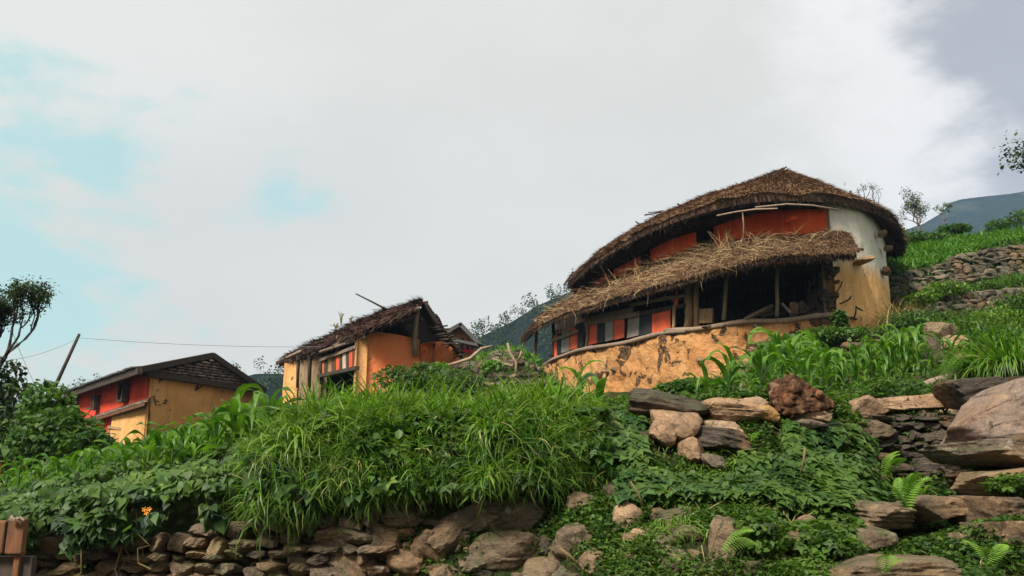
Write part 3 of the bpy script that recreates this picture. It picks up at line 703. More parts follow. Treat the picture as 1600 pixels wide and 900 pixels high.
    Ep = [at(1352, 392, 33.5) * 1, at(1400, 392, 29.5), at(1411, 374, 26.8), at(1405, 352, 24.6), at(1378, 327, 23.0), at(1312, 307, 21.8), at(1232, 301, 21.2), at(1150, 308, 21.8), at(1055, 335, 23.3), at(985, 368, 25.4), at(930, 402, 28), at(893, 436, 31.2), at(893, 444, 34.5),
          V3(4.2, 40.5, 8.4), V3(7.5, 41.5, 8.4), V3(11, 39, 8.4), at(1352, 392, 33.5)]
    Rp = [at(1215, 270, 26.2), at(1222, 269, 25.6), at(1226, 269, 25.2), at(1224, 268, 25.0), at(1221, 268, 25.0), at(1218, 269, 25.0), at(1208, 271, 25.2), at(1185, 277, 25.6), at(1115, 302, 27.0), at(1050, 328, 29), at(990, 362, 31.5), at(955, 386, 33.5), at(950, 390, 34.2),
          at(958, 386, 34.5), at(1050, 330, 31), at(1160, 288, 28), at(1215, 270, 26.2)]
    roof, A = thatch('thatch_roof', Ep, Rp, H, nu=210, nv=18, bulge=.04, th=.25, lump=.15, nst=42000, nfr=9000, slen=(.14, .40), swid=.018, fringe=.34)
    # pole binding the thatch edge
    m = MB(); m.tube([at(x, y, Y) for x, y, Y in ((1120, 337, 21.8), (1150, 331, 21.5), (1180, 327, 21.3), (1215, 326, 21.0))], .022, 6, .1); m.build('eave_pole', M['palewood'], roof, True)
    m = MB(); m.tube([at(x, y, Y) for x, y, Y in ((1180, 324, 21.3), (1230, 319, 20.9), (1270, 321, 21.0), (1310, 328, 21.3))], .026, 6, .1); m.build('eave_pole', M['wood'], roof, True)
    for (x0, y0, x1, y1, r) in ((1205, 273, 1229, 261, .03), (1210, 274, 1236, 266, .03), (1214, 276, 1232, 263, .022), (1212, 277, 1238, 271, .03), (1206, 271, 1224, 262, .02), (1298, 290, 1309, 302, .035), (1329, 298, 1331, 309, .04), (1320, 285, 1320, 290, .01),
                            (1007, 336, 1033, 331, .028), (1013, 332, 1037, 329, .02), (993, 346, 1004, 353, .03), (881, 446, 895, 425, .04), (1058, 318, 1066, 322, .03), (900, 428, 893, 436, .03)):
        m = MB(); Ya = 25 if x0 > 1200 else (28.5 if x0 > 1000 else 30)
        m.tube([at(x0, y0, Ya), at((x0 + x1) / 2, (y0 + y1) / 2 + .6, Ya), at(x1, y1, Ya)], r, 5, .15); m.build('roof_stick', M['darkwood'], roof, True)
    # awning
    Oa = [at(1338, 392, 20.9), at(1318, 393, 20.7), at(1290, 394, 20.6), at(1240, 396, 20.6), at(1195, 401, 20.9), at(1150, 412, 21.5), at(1105, 425, 22.2), at(1050, 441, 23.3), at(1000, 455, 24.7), at(950, 470, 25.8), at(900, 484, 27.4), at(855, 500, 29.6), at(828, 517, 32.2), at(815, 535, 34.6)]
    Ia = [at(1326, 366, 22.0), at(1310, 364, 22.0), at(1285, 365, 22.1), at(1235, 367, 22.3), at(1190, 371, 22.7), at(1140, 379, 23.4), at(1095, 387, 24.2), at(1045, 400, 25.6), at(995, 418, 27.5), at(950, 438, 29.8), at(915, 455, 32.2), at(880, 473, 34), at(850, 492, 36), at(832, 515, 37.5)]
    aw, B = thatch('veranda_thatch', Oa, Ia, H, nu=170, nv=11, bulge=.07, th=.20, lump=.09, nst=26000, nfr=7000, slen=(.10, .34), swid=.015, stmat='thatch', fringe=.22)
    # bright loose stalks, some standing up against the red wall
    n = 2600; u = (.12 + .8 * rng.beta(2, 2, n)) * 169.9 * .98; i = u.astype(int); v = rng.random(n) * 9.9; j = v.astype(int); P = B[i, j] + rng.normal(0, .08, (n, 3))
    x = np.stack([rng.normal(-.3, 1, n), rng.normal(-.3, .5, n), rng.normal(-.1, .35, n)], 1); L = U(.25, .7, n)
    scatter('pale_stalks', STRAW, P + np.array([0, 0, .05]), frames(x, rng.normal(0, 1, (n, 3)) * .4 + np.array([0, -.6, 1])), np.stack([L, np.full(n, .012), L], 1), M['straw'], None, aw, kind='stuff')
    n = 60; m = MB()
    for q in range(n):
        px_ = random.choice([random.uniform(930, 1060), random.uniform(1110, 1175), random.uniform(950, 1030), random.uniform(1100, 1330)])
        iu = int(np.interp(-px_, [-1338, -1240, -1105, -1000, -900, -815], [0, 38, 78, 104, 130, 169])); b = Vector(B[iu, random.randint(3, 9)])
        L = random.uniform(.4, .95) * (.5 if px_ > 1180 else 1); d = V3(random.uniform(-.8, .8), random.uniform(-.3, .2), random.uniform(.5, 1.1)).normalized() * L
        m.tube([b, b + d * .5 + V3(0, 0, .02), b + d + V3(random.uniform(-.06, .06), 0, -.03)], [.013, .011, .007], 4)
    m.build('standing_stalks', M['straw'], aw, kind='stuff')
    m = MB(); m.tube([at(1161, 385, 22.0), at(1162, 352, 22.0), at(1160, 332, 21.9)], .022, 5, .1); m.build('hanging_pole', M['palewood'], H, True)
    for (x0, y0, x1, y1, Yq) in ((1280, 372, 1332, 379, 21.4), (1290, 378, 1340, 384, 21.2), (1300, 383, 1349, 390, 21.0), (1285, 388, 1343, 393, 20.9), (1290, 386, 1336, 399, 20.8), (1280, 393, 1327, 396, 20.8)):
        m = MB(); m.tube([at(x0, y0, Yq), at(x1, y1, Yq)], .035, 5, .15); m.build('batten_end', M['rustwood'] if y0 % 2 else M['darkwood'], aw, True)
    # posts
    for name, mt, a, b, r in (('post', 'palewood', (1137, 424), (1131, 500), .06), ('post', 'palewood', (1216, 414), (1214, 495), .055), ('post', 'palewood', (1286, 398), (1292, 492), .062),
                              ('post', 'darkwood', (864, 486), (864, 560), .065), ('post', 'wood', (919, 470), (916, 546), .05), ('pillar', 'tanwood', (1076, 440), (1076, 514), .14), ('pillar', 'tanwood', (1089, 440), (1089, 511), .09), ('post', 'redpaint', (1058, 440), (1057, 480), .05), ('post', 'tanwood', (1056, 470), (1052, 518), .055)):
        m = MB(); Yq = Yp(a[0]) + (.12 if name == 'post' else .25)
        A_, B_ = at(*a, Yq), at(*b, Yq); md = (A_ + B_) / 2 + V3(random.uniform(-.03, .03), 0, 0)
        m.tube([B_, B_.lerp(md, .5) + V3(.012, 0, 0), md, md.lerp(A_, .5) + V3(-.015, 0, 0), A_], [r * 1.1, r, r * .95, r, r * .9], 8, .07); m.build(name, M[mt], H, True)
    m = MB(); m.tube([at(838, 500, 33.6), at(838, 530, 33.5), at(833, 578, 33.3)], .07, 7, .08); m.build('post', M['wood'], H, True)
    m = MB(); m.tube([at(822, 532, 34.2), at(842, 512, 33.8), at(868, 492, 33)], .05, 6, .08); m.build('eave_pole', M['darkwood'], H, True)
    m = MB(); m.bar(at(1094, 494, 23.8), at(1114, 493, 23.5), .08, .42); m.build('board', M['tanwood'], H)
    # painted parapet boards
    BD = [(864, 870, 524, 557, 'redpaint', 0), (870.5, 875.5, 521, 554, 'blackpaint', 0), (876.5, 888.5, 517, 550, 'greypaint', 1), (889.5, 901.5, 512, 545, 'redpaint', 1.5), (902, 911, 508, 542, 'blackpaint', 1.5), (915, 932, 506, 538, 'redpaint', 2),
          (933, 944.5, 504, 535, 'blackpaint', 0), (945.5, 958, 501, 532, 'greypaint', 0), (959.5, 975, 498, 529, 'redpaint', 0), (979, 997, 491, 526, 'greypaint', 3), (998.5, 1017.5, 489, 522, 'blackpaint', 1), (1018.5, 1030, 485, 519, 'redpaint', .5), (1030.5, 1047, 484, 517, 'redpaint', 0)]
    for x0, x1, yt, yb, mt, lean in BD:
        Ya, Yb = Yp(x0) + .14 + random.uniform(0, .03), Yp(x1) + .14 + random.uniform(0, .03); sl_ = (-.26 if x0 < 1018 else -.12) * (x1 - x0)
        q = [at(x0, yb - sl_ * .5, Ya), at(x1, yb + sl_ * .5, Yb), at(x1 + lean, yt + sl_ * .5, Yb), at(x0 + lean, yt - sl_ * .5, Ya)]
        nrm = (q[1] - q[0]).cross(q[2] - q[0]).normalized() * .035
        if nrm.y < 0: nrm = -nrm
        m = MB(); m.add(q + [p + nrm for p in q], [(0, 1, 2, 3), (7, 6, 5, 4), (0, 4, 5, 1), (1, 5, 6, 2), (2, 6, 7, 3), (3, 7, 4, 0)]); m.build('parapet_board', M[mt], H)
    for a, b, w, h, mt in (((862, 532), (903, 517), .05, .12, 'wood'), ((900, 511), (920, 504), .05, .16, 'blackpaint'), ((914, 507), (1000, 490), .06, .13, 'wood'), ((996, 491), (1070, 477), .06, .12, 'darkwood'), ((914, 500), (989, 484), .05, .17, 'wood'),
                           ((985, 477), (1052, 464), .05, .12, 'wood'), ((1050, 466), (1070, 461), .05, .10, 'wood')):
        Ya, Yb = Yp(a[0]) + .06, Yp(b[0]) + .06; m = MB(); m.bar(at(*a, Ya), at(*b, Yb), w, h, jit=.01); m.build('parapet_rail', M[mt], H)
    m = MB(); m.bar(at(1050, 468, 24.9), at(1063, 465, 24.7), .07, .15); m.build('parapet_rail', M['redpaint'], H)
    for x in (866, 869, 872, 876): m = MB(); m.bar(at(x, 524, 32.3), at(x + .6, 515 + random.uniform(-1, 2), 32.3), .05, .04); m.build('rail_peg', M['wood'], H)
    # blocks set in the walls
    for (x, y, Y_, w, h, d, mt, yaw) in ((1345, 408, 22.3, 24, 10, .9, 'tanwood', 10), (1385, 424, 24.1, 12, 11, .7, 'rustwood', -30), (1378, 366, 23.6, 14, 7, .6, 'palewood', -20), (1388, 388, 24.2, 14, 6, .6, 'palewood', -20), (1236, 343, 22.2, 17, 9, .35, 'redwall', 0)):
        me = rock_mesh('beam_end', 3, M[mt], int(x), rough=.03, planes=1, k=70.); c = at(x, y, Y_ - .15); s = dep(c) / FPX
        o = place_stone('beam_end' if mt != 'redwall' else 'wall_ledge', me, c, (w * s, d, h * s), (0, R(-6), R(yaw)), H)
    # dark windows in the upper wall
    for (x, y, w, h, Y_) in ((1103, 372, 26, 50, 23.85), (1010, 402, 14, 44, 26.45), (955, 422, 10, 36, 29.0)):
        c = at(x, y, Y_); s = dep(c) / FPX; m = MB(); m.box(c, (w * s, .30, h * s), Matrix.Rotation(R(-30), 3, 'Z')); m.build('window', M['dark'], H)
    # stones showing where the plaster fell
    rs = random.Random(5)
    for q in range(46):
        px_ = rs.uniform(1125, 1225); py_ = rs.uniform(max(527, 600 - (px_ - 1120) * .9), 606)
        o = rs.choice(ROCKS['rock']); c = at(px_, py_, Yp(px_) - .02); place_stone('stone', o, c, (rs.uniform(.22, .5), .22, rs.uniform(.10, .2)), (rs.uniform(-.2, .2), rs.uniform(-.25, .25), rs.uniform(-.3, .3)), H)
    for (x, y, w, h) in ((1098, 562, .42, .16), (1180, 551, .55, .24), (1190, 561, .35, .2), (1110, 511, .5, .14), (1135, 508, .3, .1), (1170, 501, .28, .1), (1180, 508, .14, .16), (947, 580, .4, .14), (960, 577, .3, .16)):
        c = at(x, y, Yp(x) - .03); place_stone('stone', rs.choice(ROCKS['rock']), c, (w, .2, h), (0, rs.uniform(-.15, .15), .2), H)
    for q in range(26):
        py_ = rs.uniform(400, 484); px_ = 1297 + rs.uniform(-9, 8) + (6 if py_ > 420 and py_ < 450 else 0)
        c = at(px_, py_, 21.98 + rs.uniform(0, .1)); place_stone('stone', rs.choice(ROCKS['rockdark']), c, (rs.uniform(.14, .3), .2, rs.uniform(.09, .18)), (0, rs.uniform(-.4, .4), rs.uniform(-.3, .3)), H)
    for (x0, y0, x1, y1) in ((1308, 455, 1316, 440), (1312, 475, 1330, 466), (1330, 462, 1324, 470), (1334, 500, 1338, 478), (1337, 480, 1348, 486)):
        m = MB(); m.tube([at(x0, y0, 21.9), at((x0 + x1) / 2 + 1, (y0 + y1) / 2, 21.93), at(x1, y1, 21.9)], .022, 5, .3); m.build('dry_creeper_stem', M['darkwood'], H, True)
    # rubble and poles lying on the veranda floor
    def fl(x): return pyp(x) + 1
    boulder('fallen_stone', 1240, 483, 22.9, 13, 20, .18, 4, 'rocktan', 3, 31, label='rounded reddish stone slab standing on end on the veranda floor', cat='stone')
    boulder('fallen_stone', 1254, 483, 22.9, 18, 22, .15, -28, 'rock', 3, 32, label='pointed brown slab leaning beside the rounded reddish one on the veranda', cat='stone')
    boulder('fallen_stone', 1278, 490, 22.7, 11, 6, .2, 0, 'rockgrey', 3, 33, label='small pale stone at the foot of the right veranda post', cat='stone')
    m = MB(); m.bar(at(1222, 474, 22.8), at(1236, 489, 22.7), .16, .07); o = m.build('broken_board', M['greypaint'], label='short pale broken board leaning on the rubble of the veranda', cat='board')
    for q in range(14):
        x = rs.uniform(1222, 1288); c = at(x, rs.uniform(484, 493), Yp(x) + rs.uniform(.5, 1.1))
        place_stone('fallen_stone', rs.choice(ROCKS['rockdark']), c, (rs.uniform(.15, .32), .2, rs.uniform(.08, .18)), (0, rs.uniform(-.5, .5), rs.uniform(0, 3)), label='dark rubble stone heaped on the veranda floor behind the edge pole', cat='stone', group='rubble stones on the veranda floor')
    for i_, (a, b, lb) in enumerate((((1164, 499), (1208, 477), 'upper grey pole lying slantwise on the veranda between two posts'), ((1170, 498), (1206, 484), 'lower brown pole lying slantwise on the veranda between two posts'), ((1190, 494), (1235, 487), 'short dark pole lying under the rubble stones of the veranda'))):
        m = MB(); m.tube([at(*a, 22.9), at((a[0] + b[0]) / 2, (a[1] + b[1]) / 2 - 1, 22.9), at(*b, 22.9)], .05, 6, .15); m.build('pole', M[('wood', 'rustwood', 'darkwood')[i_]], None, True, label=lb, cat='pole')
main_house()

# ------------------------------------------------------------------ ruined house in the middle
def ruin_house():
    H = empty('ruined_house', tuple(pz(600, 26, 3.9)), label='ruined orange house with sagging dark roof and bare rafters, between the two other houses', cat='house')
    P = lambda x, y, Y: at(x, y, Y)
    # front block: tan corner, then orange
    a, b = P(556, 600, 24.0), P(654, 600, 24.6); z0 = 3.2
    zt = [P(556, 516, 24.0).z, P(572, 515, 24.1).z, P(600, 519, 24.2).z, P(625, 524, 24.4).z, P(654, 531, 24.6).z]
    mid = a.lerp(b, .16)
    wall('tan_wall', [(a.x, a.y), (mid.x, mid.y)], z0, zt[:2] + [zt[1] - .02], .5, M['tan'], H, disp=.04, smoothplan=False, seed=2)
    wall('orange_wall', [(mid.x + .002, mid.y), (b.x, b.y)], z0, [zt[1] - .02, zt[2], zt[3], zt[4]], .48, M['orange'], H, disp=.05, smoothplan=False, seed=3)
    # right stub
    c, d = P(677, 610, 25.0), P(720, 610, 26.6)
    wall('orange_stub_wall', [(c.x, c.y), (d.x, d.y)], z0, [P(677, 535, 25).z, P(690, 532, 25.4).z, P(704, 543, 26).z, P(720, 570, 26.6).z], .5, M['orange'], H, disp=.05, smoothplan=False, seed=6)
    e, f = P(652, 610, 25.6), P(680, 610, 25.8)
    wall('sill_wall', [(e.x, e.y), (f.x, f.y)], z0, P(660, 549, 25.6).z, .3, M['tan'], H, disp=.03, smoothplan=False, seed=6)
    # far left pier and panels along the side
    l1, l2 = P(441, 620, 30.4), P(464, 620, 29.6)
    wall('ochre_pier', [(l1.x, l1.y), (l2.x, l2.y)], 2.8, [P(441, 566, 30.4).z, P(464, 559, 29.6).z], .4, M['yellow2'], H, disp=.03, smoothplan=False, seed=9)
    for x0, x1, yt, Y0, Y1 in ((466, 482, 553, 29.4, 28.8), (484, 501, 549, 28.7, 28.0)):
        q0, q1 = P(x0, 620, Y0), P(x1, 620, Y1)
        wall('clay_panel', [(q0.x, q0.y), (q1.x, q1.y)], 3.0, P(x0, yt, Y0).z + .02, .2, M['claypanel'], H, disp=.02, smoothplan=False)
    for x, Yq, y0, y1 in ((465, 29.5, 548, 606), (483, 28.75, 545, 604), (502, 27.9, 540, 600), (527, 26.8, 524, 562)):
        m = MB(); m.tube([P(x, y1, Yq - .1), P(x + .8, y0, Yq - .1)], .06, 6, .1); m.build('post', M['darkwood' if x != 527 else 'wood'], H, True)
    # side balcony boards
    BX = [(502, 506, 'orange'), (507, 511, 'darkwood'), (512, 518, 'tanwood'), (519, 524, 'rustwood'), (525, 530, 'redpaint'), (531, 534, 'darkwood'), (535, 540, 'creampaint'), (541, 544, 'darkwood'), (545, 550, 'redpaint'), (551, 555, 'rustwood')]
    for x0, x1, mt in BX:
        Y0, Y1 = np.interp([x0, x1], [500, 556], [28.0, 24.3]); t0 = (x0 - 500) / 56; t1 = (x1 - 500) / 56
        yt = lambda t: 564 - 22 * t; yb = lambda t: 586 - 12 * t
        q = [P(x0, yb(t0), Y0), P(x1, yb(t1), Y1), P(x1, yt(t1), Y1), P(x0, yt(t0), Y0)]; nr = V3(.03, .02, 0)
        m = MB(); m.add(q + [p + nr for p in q], [(0, 1, 2, 3), (7, 6, 5, 4), (0, 4, 5, 1), (1, 5, 6, 2), (2, 6, 7, 3), (3, 7, 4, 0)]); m.build('parapet_board', M[mt], H)
    m = MB(); m.bar(P(500, 563, 27.9), P(558, 541, 24.2), .06, .1); m.build('parapet_rail', M['wood'], H)
    m = MB(); m.bar(P(498, 588, 27.9), P(558, 575, 24.0), .14, .11); m.build('sill_beam', M['darkwood'], H)
    # inner walls closing the rooms, near-black in colour for interior shade
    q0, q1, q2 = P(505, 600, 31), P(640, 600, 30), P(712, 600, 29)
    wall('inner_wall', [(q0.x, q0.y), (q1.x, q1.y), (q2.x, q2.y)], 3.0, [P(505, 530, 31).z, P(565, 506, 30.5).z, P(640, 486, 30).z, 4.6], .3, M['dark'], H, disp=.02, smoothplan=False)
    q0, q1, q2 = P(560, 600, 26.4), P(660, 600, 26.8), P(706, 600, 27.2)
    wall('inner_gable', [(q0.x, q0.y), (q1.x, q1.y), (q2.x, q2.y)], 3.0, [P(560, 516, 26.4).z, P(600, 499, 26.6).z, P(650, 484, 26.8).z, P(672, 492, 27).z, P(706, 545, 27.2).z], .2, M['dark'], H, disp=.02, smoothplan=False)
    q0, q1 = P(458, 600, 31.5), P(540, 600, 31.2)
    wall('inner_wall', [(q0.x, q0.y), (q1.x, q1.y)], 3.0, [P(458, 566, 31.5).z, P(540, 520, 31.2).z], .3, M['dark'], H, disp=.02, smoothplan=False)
    # left roof slope
    E = [P(650, 482, 23.4), P(600, 503, 23.5), P(560, 520, 24.0), P(520, 536, 26.2), P(480, 552, 28.6), P(436, 568, 31.2)]
    T = [P(662, 473, 24.4), P(645, 476, 25.0), P(612, 484, 26.5), P(575, 497, 28.6), P(522, 522, 31), P(446, 560, 32.4)]
    # sloping plane: verge from the ridge down to the front corner, then the eave
    roof, A = thatch('old_roof', E, T, H, mt='thatchold', stmat='thatchold', nu=110, nv=9, th=.16, bulge=.10, lump=.09, nst=5200, nfr=1500, slen=(.25, .6), swid=.022, fringe=.25)
    for q in range(26):
        i = random.randint(8, 100); m = MB(); b0 = Vector(A[i, 0]) + V3(0, 0, -.10); d = Vector(A[i, 3]) - Vector(A[i, 0])
        m.tube([b0 - d * random.uniform(.05, .25), b0 + d * .8], .025, 5, .1); m.build('rafter_end', M['darkwood'], roof, True)
    # verge poles
    for a_, b_, Ya, Yb, r, mt in (((655, 481), (520, 541), 23.3, 25.9, .05, 'wood'), ((570, 527), (500, 550), 23.8, 27.0, .05, 'wood'), ((433, 566), (470, 549), 31.3, 29, .06, 'wood'), ((432, 569), (455, 562), 31.2, 29.8, .04, 'darkwood'), ((640, 478), (669, 472), 24.2, 24.2, .05, 'rustwood'), ((650, 476), (667, 474), 24.3, 24.3, .04, 'rustwood')):
        m = MB(); m.tube([P(*a_, Ya), P(*b_, Yb)], r, 6, .12); m.build('roof_pole', M[mt], H, True)
    # post holding the ridge, and hanging bits
    m = MB(); m.tube([P(649, 556, 24.45), P(648, 530, 24.4), P(650, 505, 24.3), P(651, 485, 24.2)], [.09, .085, .075, .08], 8, .08); m.build('ridge_post', M['wood'], H, True)
    m = MB(); m.bar(P(575, 512, 24.8), P(660, 500, 25.2), .1, .12); m.build('tie_beam', M['darkwood'], H)
    for x, y in ((612, 503), (616, 498), (640, 492), (606, 500)):
        m = MB(); m.tube([P(x, y - 8, 24), P(x + 1, y, 24), P(x - 1, y + 5, 24)], .03, 5, .3); m.build('hanging_straw', M['dryleaf'], H)
    # bare rafters and battens on the right slope
    for k_, (x0, y0, x1, y1, Y0, Y1) in enumerate(((664, 474, 722, 560, 24.2, 24.6), (660, 478, 718, 556, 25.6, 26.2), (662, 476, 714, 549, 27.2, 28), (666, 474, 704, 530, 24.1, 24.3), (690, 520, 724, 552, 26, 26.3))):
        m = MB(); m.tube([P(x0, y0, Y0), P((x0 + x1) / 2, (y0 + y1) / 2 + 2, (Y0 + Y1) / 2), P(x1, y1, Y1)], .05, 6, .12); m.build('rafter', M['darkwood'], H, True)
    for t in np.linspace(.05, .95, 15):
        x, y = 664 + 58 * t, 474 + 86 * t; m = MB(); o_ = random.uniform(-3, 4)
        m.tube([P(x + 2 + o_ * .6, y - 2 + random.uniform(-1, 1), 24.0), P(x - 14 + o_, y + 7 + random.uniform(-1, 1), 27.5)], .026, 5, .1); m.build('batten', M['darkwood'], H, True)
    for t in np.linspace(.45, .75, 6):
        x, y = 664 + 58 * t, 474 + 86 * t; m = MB(); m.tube([P(x + 9, y - 4, 24.1), P(x - 18, y - 1 + random.uniform(-2, 2), 24.4)], .028, 5, .1); m.build('batten', M['darkwood'], H, True)
    # remains of the roof sheet just under the ridge (right side)
    m = MB(); q = [P(662, 476, 24.3), P(684, 508, 24.4), P(676, 520, 29), P(655, 486, 29)]; m.add(q + [p - V3(.05, 0, .06) for p in q], [(0, 1, 2, 3), (7, 6, 5, 4), (0, 4, 5, 1), (1, 5, 6, 2), (2, 6, 7, 3), (3, 7, 4, 0)]); m.build('roof_remnant', M['shadeclay'], H)  # colour darkened to keep the gable opening in shade
    # stick leaning out of the roof, twigs
    m = MB(); m.tube([P(609, 486, 25.5), P(580, 471, 25.5), P(556, 459, 25.5)], [.035, .03, .022], 6, .1); m.build('long_stick', M['darkwood'], None, True, label='long thin bare stick poking up out of the ruined house roof', cat='stick')
    rs = random.Random(3)
    for (x, y, h, w) in ((533, 508, 24, 5), (524, 514, 10, 12), (548, 502, 9, 6), (640, 476, 5, 8)):
        m = MB()
        for q in range(7): m.tube([P(x, y, 27), P(x + rs.uniform(-w, w) * .5, y - h * .6 * rs.uniform(.5, 1), 27), P(x + rs.uniform(-w, w), y - h * rs.uniform(.5, 1), 27)], [.018, .014, .007], 4)
        m.build('dry_weed', M['dryleaf'], None, label={533: 'tall dry weed growing on the ruined roof', 524: 'spreading dry weed low on the ruined roof slope', 548: 'short dry weed in the middle of the ruined roof', 640: 'tiny dry weed by the ridge of the ruined roof'}[x], cat='weed')
ruin_house()

def small_house():
    H = empty('gabled_house', tuple(pz(730, 38, 4.5)), label='small cream gabled house with black bargeboards behind the bare rafters', cat='house')
    P = at
    def panel(name, q, mt, t=.25):
        q = [P(*p) for p in q]; n = len(q); b = [p + V3(0, t, 0) for p in q]; m = MB()
        m.add(q + b, [tuple(range(n)), tuple(range(2 * n - 1, n - 1, -1))] + [(i, n + i, n + (i + 1) % n, (i + 1) % n) for i in range(n)]); m.build(name, M[mt], H)
    panel('gable_wall', [(698, 528, 37.5), (722, 510, 37.5), (742, 537, 37.5), (722, 533, 37.5)], 'tan')
    panel('lower_wall', [(690, 600, 37.5), (690, 536, 37.5), (744, 538, 37.5), (744, 600, 37.5)], 'pale')
    for a, b, r in (((694, 522), (721, 507), .16), ((719, 507), (752, 541), .18), ((690, 528), (752, 541), .12)):
        m = MB(); m.bar(P(*a, 36.9), P(*b, 36.9), .5, r); m.build('bargeboard', M['slate'], H)
    panel('red_cloth', [(712, 541, 37.2), (741, 547, 37.2), (737, 552, 37.2), (716, 549, 37.2)], 'redsheet', .06)
    m = MB(); a, b, c, d = P(719, 507, 37), P(755, 543, 37), P(752, 545, 46), P(714, 515, 46)
    m.add([a, b, c, d] + [p - V3(0, 0, .12) for p in (a, b, c, d)], [(0, 1, 2, 3), (7, 6, 5, 4), (0, 4, 5, 1), (1, 5, 6, 2), (2, 6, 7, 3), (3, 7, 4, 0)]); m.build('roof', M['slate'], H)
    m = MB(); a, b, c, d = P(721, 507, 37), P(690, 526, 37), P(684, 534, 46), P(714, 515, 46)
    m.add([a, b, c, d] + [p - V3(0, 0, .12) for p in (a, b, c, d)], [(3, 2, 1, 0), (4, 5, 6, 7), (0, 1, 5, 4), (1, 2, 6, 5), (2, 3, 7, 6), (3, 0, 4, 7)]); m.build('roof', M['slate'], H)
    for x in (722, 731, 738): m = MB(); m.bar(P(x, 538, 37.2), P(x, 546, 37.2), .1, .1); m.build('post', M['darkwood'], H)
small_house()

# ------------------------------------------------------------------ red and yellow house, left
def left_house():
    H = empty('stone_roofed_house', tuple(pz(260, 31, 1.9)), label='red and ochre house with dark slate roof behind the maize field at the left', cat='house')
    P = at
    C0, L0, R0 = P(235, 640, 28), P(108, 640, 35), P(404, 640, 33)
    zc, zl, zr = P(235, 577, 28).z, P(108, 616, 35).z, P(404, 607, 33).z
    wall('red_wall', [(C0.x - .15, C0.y + .14), (L0.x, L0.y)], 1.6, [zc, zl], .1, M['redwall2'], H, disp=.03, smoothplan=False, seed=1)
    wall('yellow_wall', [(C0.x, C0.y - .003), (R0.x, R0.y)], 1.6, [zc, zr], .13, M['yellow2'], H, disp=.07, res=.13, smoothplan=False, seed=2)
    # lower yellow facing beside the corner and the door frame
    q0, q1 = P(236, 660, 27.92) - V3(.14, .12, 0), P(182, 660, 30.4) - V3(.14, .12, 0); zt_ = P(205, 636, 29).z
    wall('lower_facing', [(q0.x, q0.y), (q1.x, q1.y)], 1.6, [P(236, 632, 27.9).z, P(182, 648, 30.4).z], .06, M['yellow2'], H, disp=.03, smoothplan=False, seed=7)
    q2, q3 = P(181, 660, 30.3), P(122, 660, 33.8)
    for a, b, r in (((170, 667), (207, 673), .09), ((172, 668), (168, 700), .08), ((205, 673), (203, 700), .05)):
        m = MB(); m.bar(P(*a, 30.4 if a[0] < 190 else 28.9), P(*b, 28.9 if b[0] > 190 else 30.4), .1, r); m.build('door_frame', M['tanwood'], H)
    # gable in slate courses
    ap = P(325, 557, 30.5); gl, gr = P(222, 579, 27.7), P(402, 607, 32.8)
    n = 24; m = MB()
    top = [gl.lerp(ap, t) for t in np.linspace(0, 1, n // 2)] + [ap.lerp(gr, t) for t in np.linspace(0, 1, n // 2)][1:]
    fl_ = [V3(p.x, p.y, gl.z + (gr.z - gl.z) * ((p - gl).to_2d().length / (gr - gl).to_2d().length) - .02) for p in top]
    k = len(top); sh = V3(.10, -.05, 0)
    m.add([p + sh for p in top + fl_] + [p + V3(-.2, .1, 0) for p in top + fl_], [(i, i + 1, k + i + 1, k + i) for i in range(k - 1)] + [(2 * k + i, 3 * k + i, 3 * k + i + 1, 2 * k + i + 1) for i in range(k - 1)]); m.build('gable', M['shadeclay'], H)
    rs = random.Random(9); g = GST = [rock_mesh('slate_course', 2, M['gable'], 60 + i, rough=.03, planes=4) for i in range(5)]
    ax = (gr - gl); ax.z = 0; Lg = ax.length; ax.normalize(); ang = math.atan2(ax.y, ax.x)
    zz = gl.z - .75
    while zz < ap.z:
        s = rs.uniform(0, .2)
        while s < Lg:
            w = rs.uniform(.2, .5); mid = s + w / 2; t = mid / Lg; lo = gl.z + (gr.z - gl.z) * t; ta = (ap - gl).to_2d().length / Lg
            hi = gl.z + (ap.z - gl.z) * t / ta if t < ta else ap.z + (gr.z - ap.z) * (t - ta) / (1 - ta)
            if lo + .02 < zz < hi - .12:
                c = gl + ax * mid; c.z = zz; c += V3(.13, -.06, 0)
                place_stone('slate_course', rs.choice(g), c, (w, .14, .085), (0, rs.uniform(-.03, .03), ang), H)
            s += w + .015
        zz += .10
    # roof slabs
    def slab(name, q, t=.14, mt='slate'):
        b = [p - V3(0, 0, t) for p in q]; m = MB(); m.add(q + b, [(0, 1, 2, 3), (7, 6, 5, 4), (0, 4, 5, 1), (1, 5, 6, 2), (2, 6, 7, 3), (3, 7, 4, 0)]); return m.build(name, M[mt], H)
    back = L0 - C0; back.z = 0
    apx = P(326, 553, 30.2); e1 = P(213, 575, 27.0); e2 = P(86, 620, 35.4); apb = apx + back * .97
    slab('roof', [e1, apx, apb, e2])
    e3 = P(408, 609, 32.9); slab('roof', [apx, e3, e3 + back * .97, apb])
    for a, b in ((e1, apx), (apx, e3), (e1 + V3(0, 0, -.05), e2 + V3(0, 0, -.05))):
        sh_ = V3(.17, -.08, -.06) if a is not e1 or b is apx else V3(0, -.03, -.08)
        m = MB(); m.bar(a + sh_, b + sh_, .16, .2); m.build('bargeboard', M['darkwood'], H)
    # slates proud of the front slope edge
    for t in np.linspace(.01, .97, 40):
        p = e1.lerp(e2, t); m = MB(); m.box(p + V3(.1, .05, .03 + rs.uniform(0, .03)), (.34, .5, .035), Matrix.Rotation(ang + rs.uniform(-.1, .1), 3, 'Z')); m.build('slate_tile', M['slate'], H)
    # purlins
    for t in (.2, .4, .6, .8): 
        p = gl.lerp(gr, t)
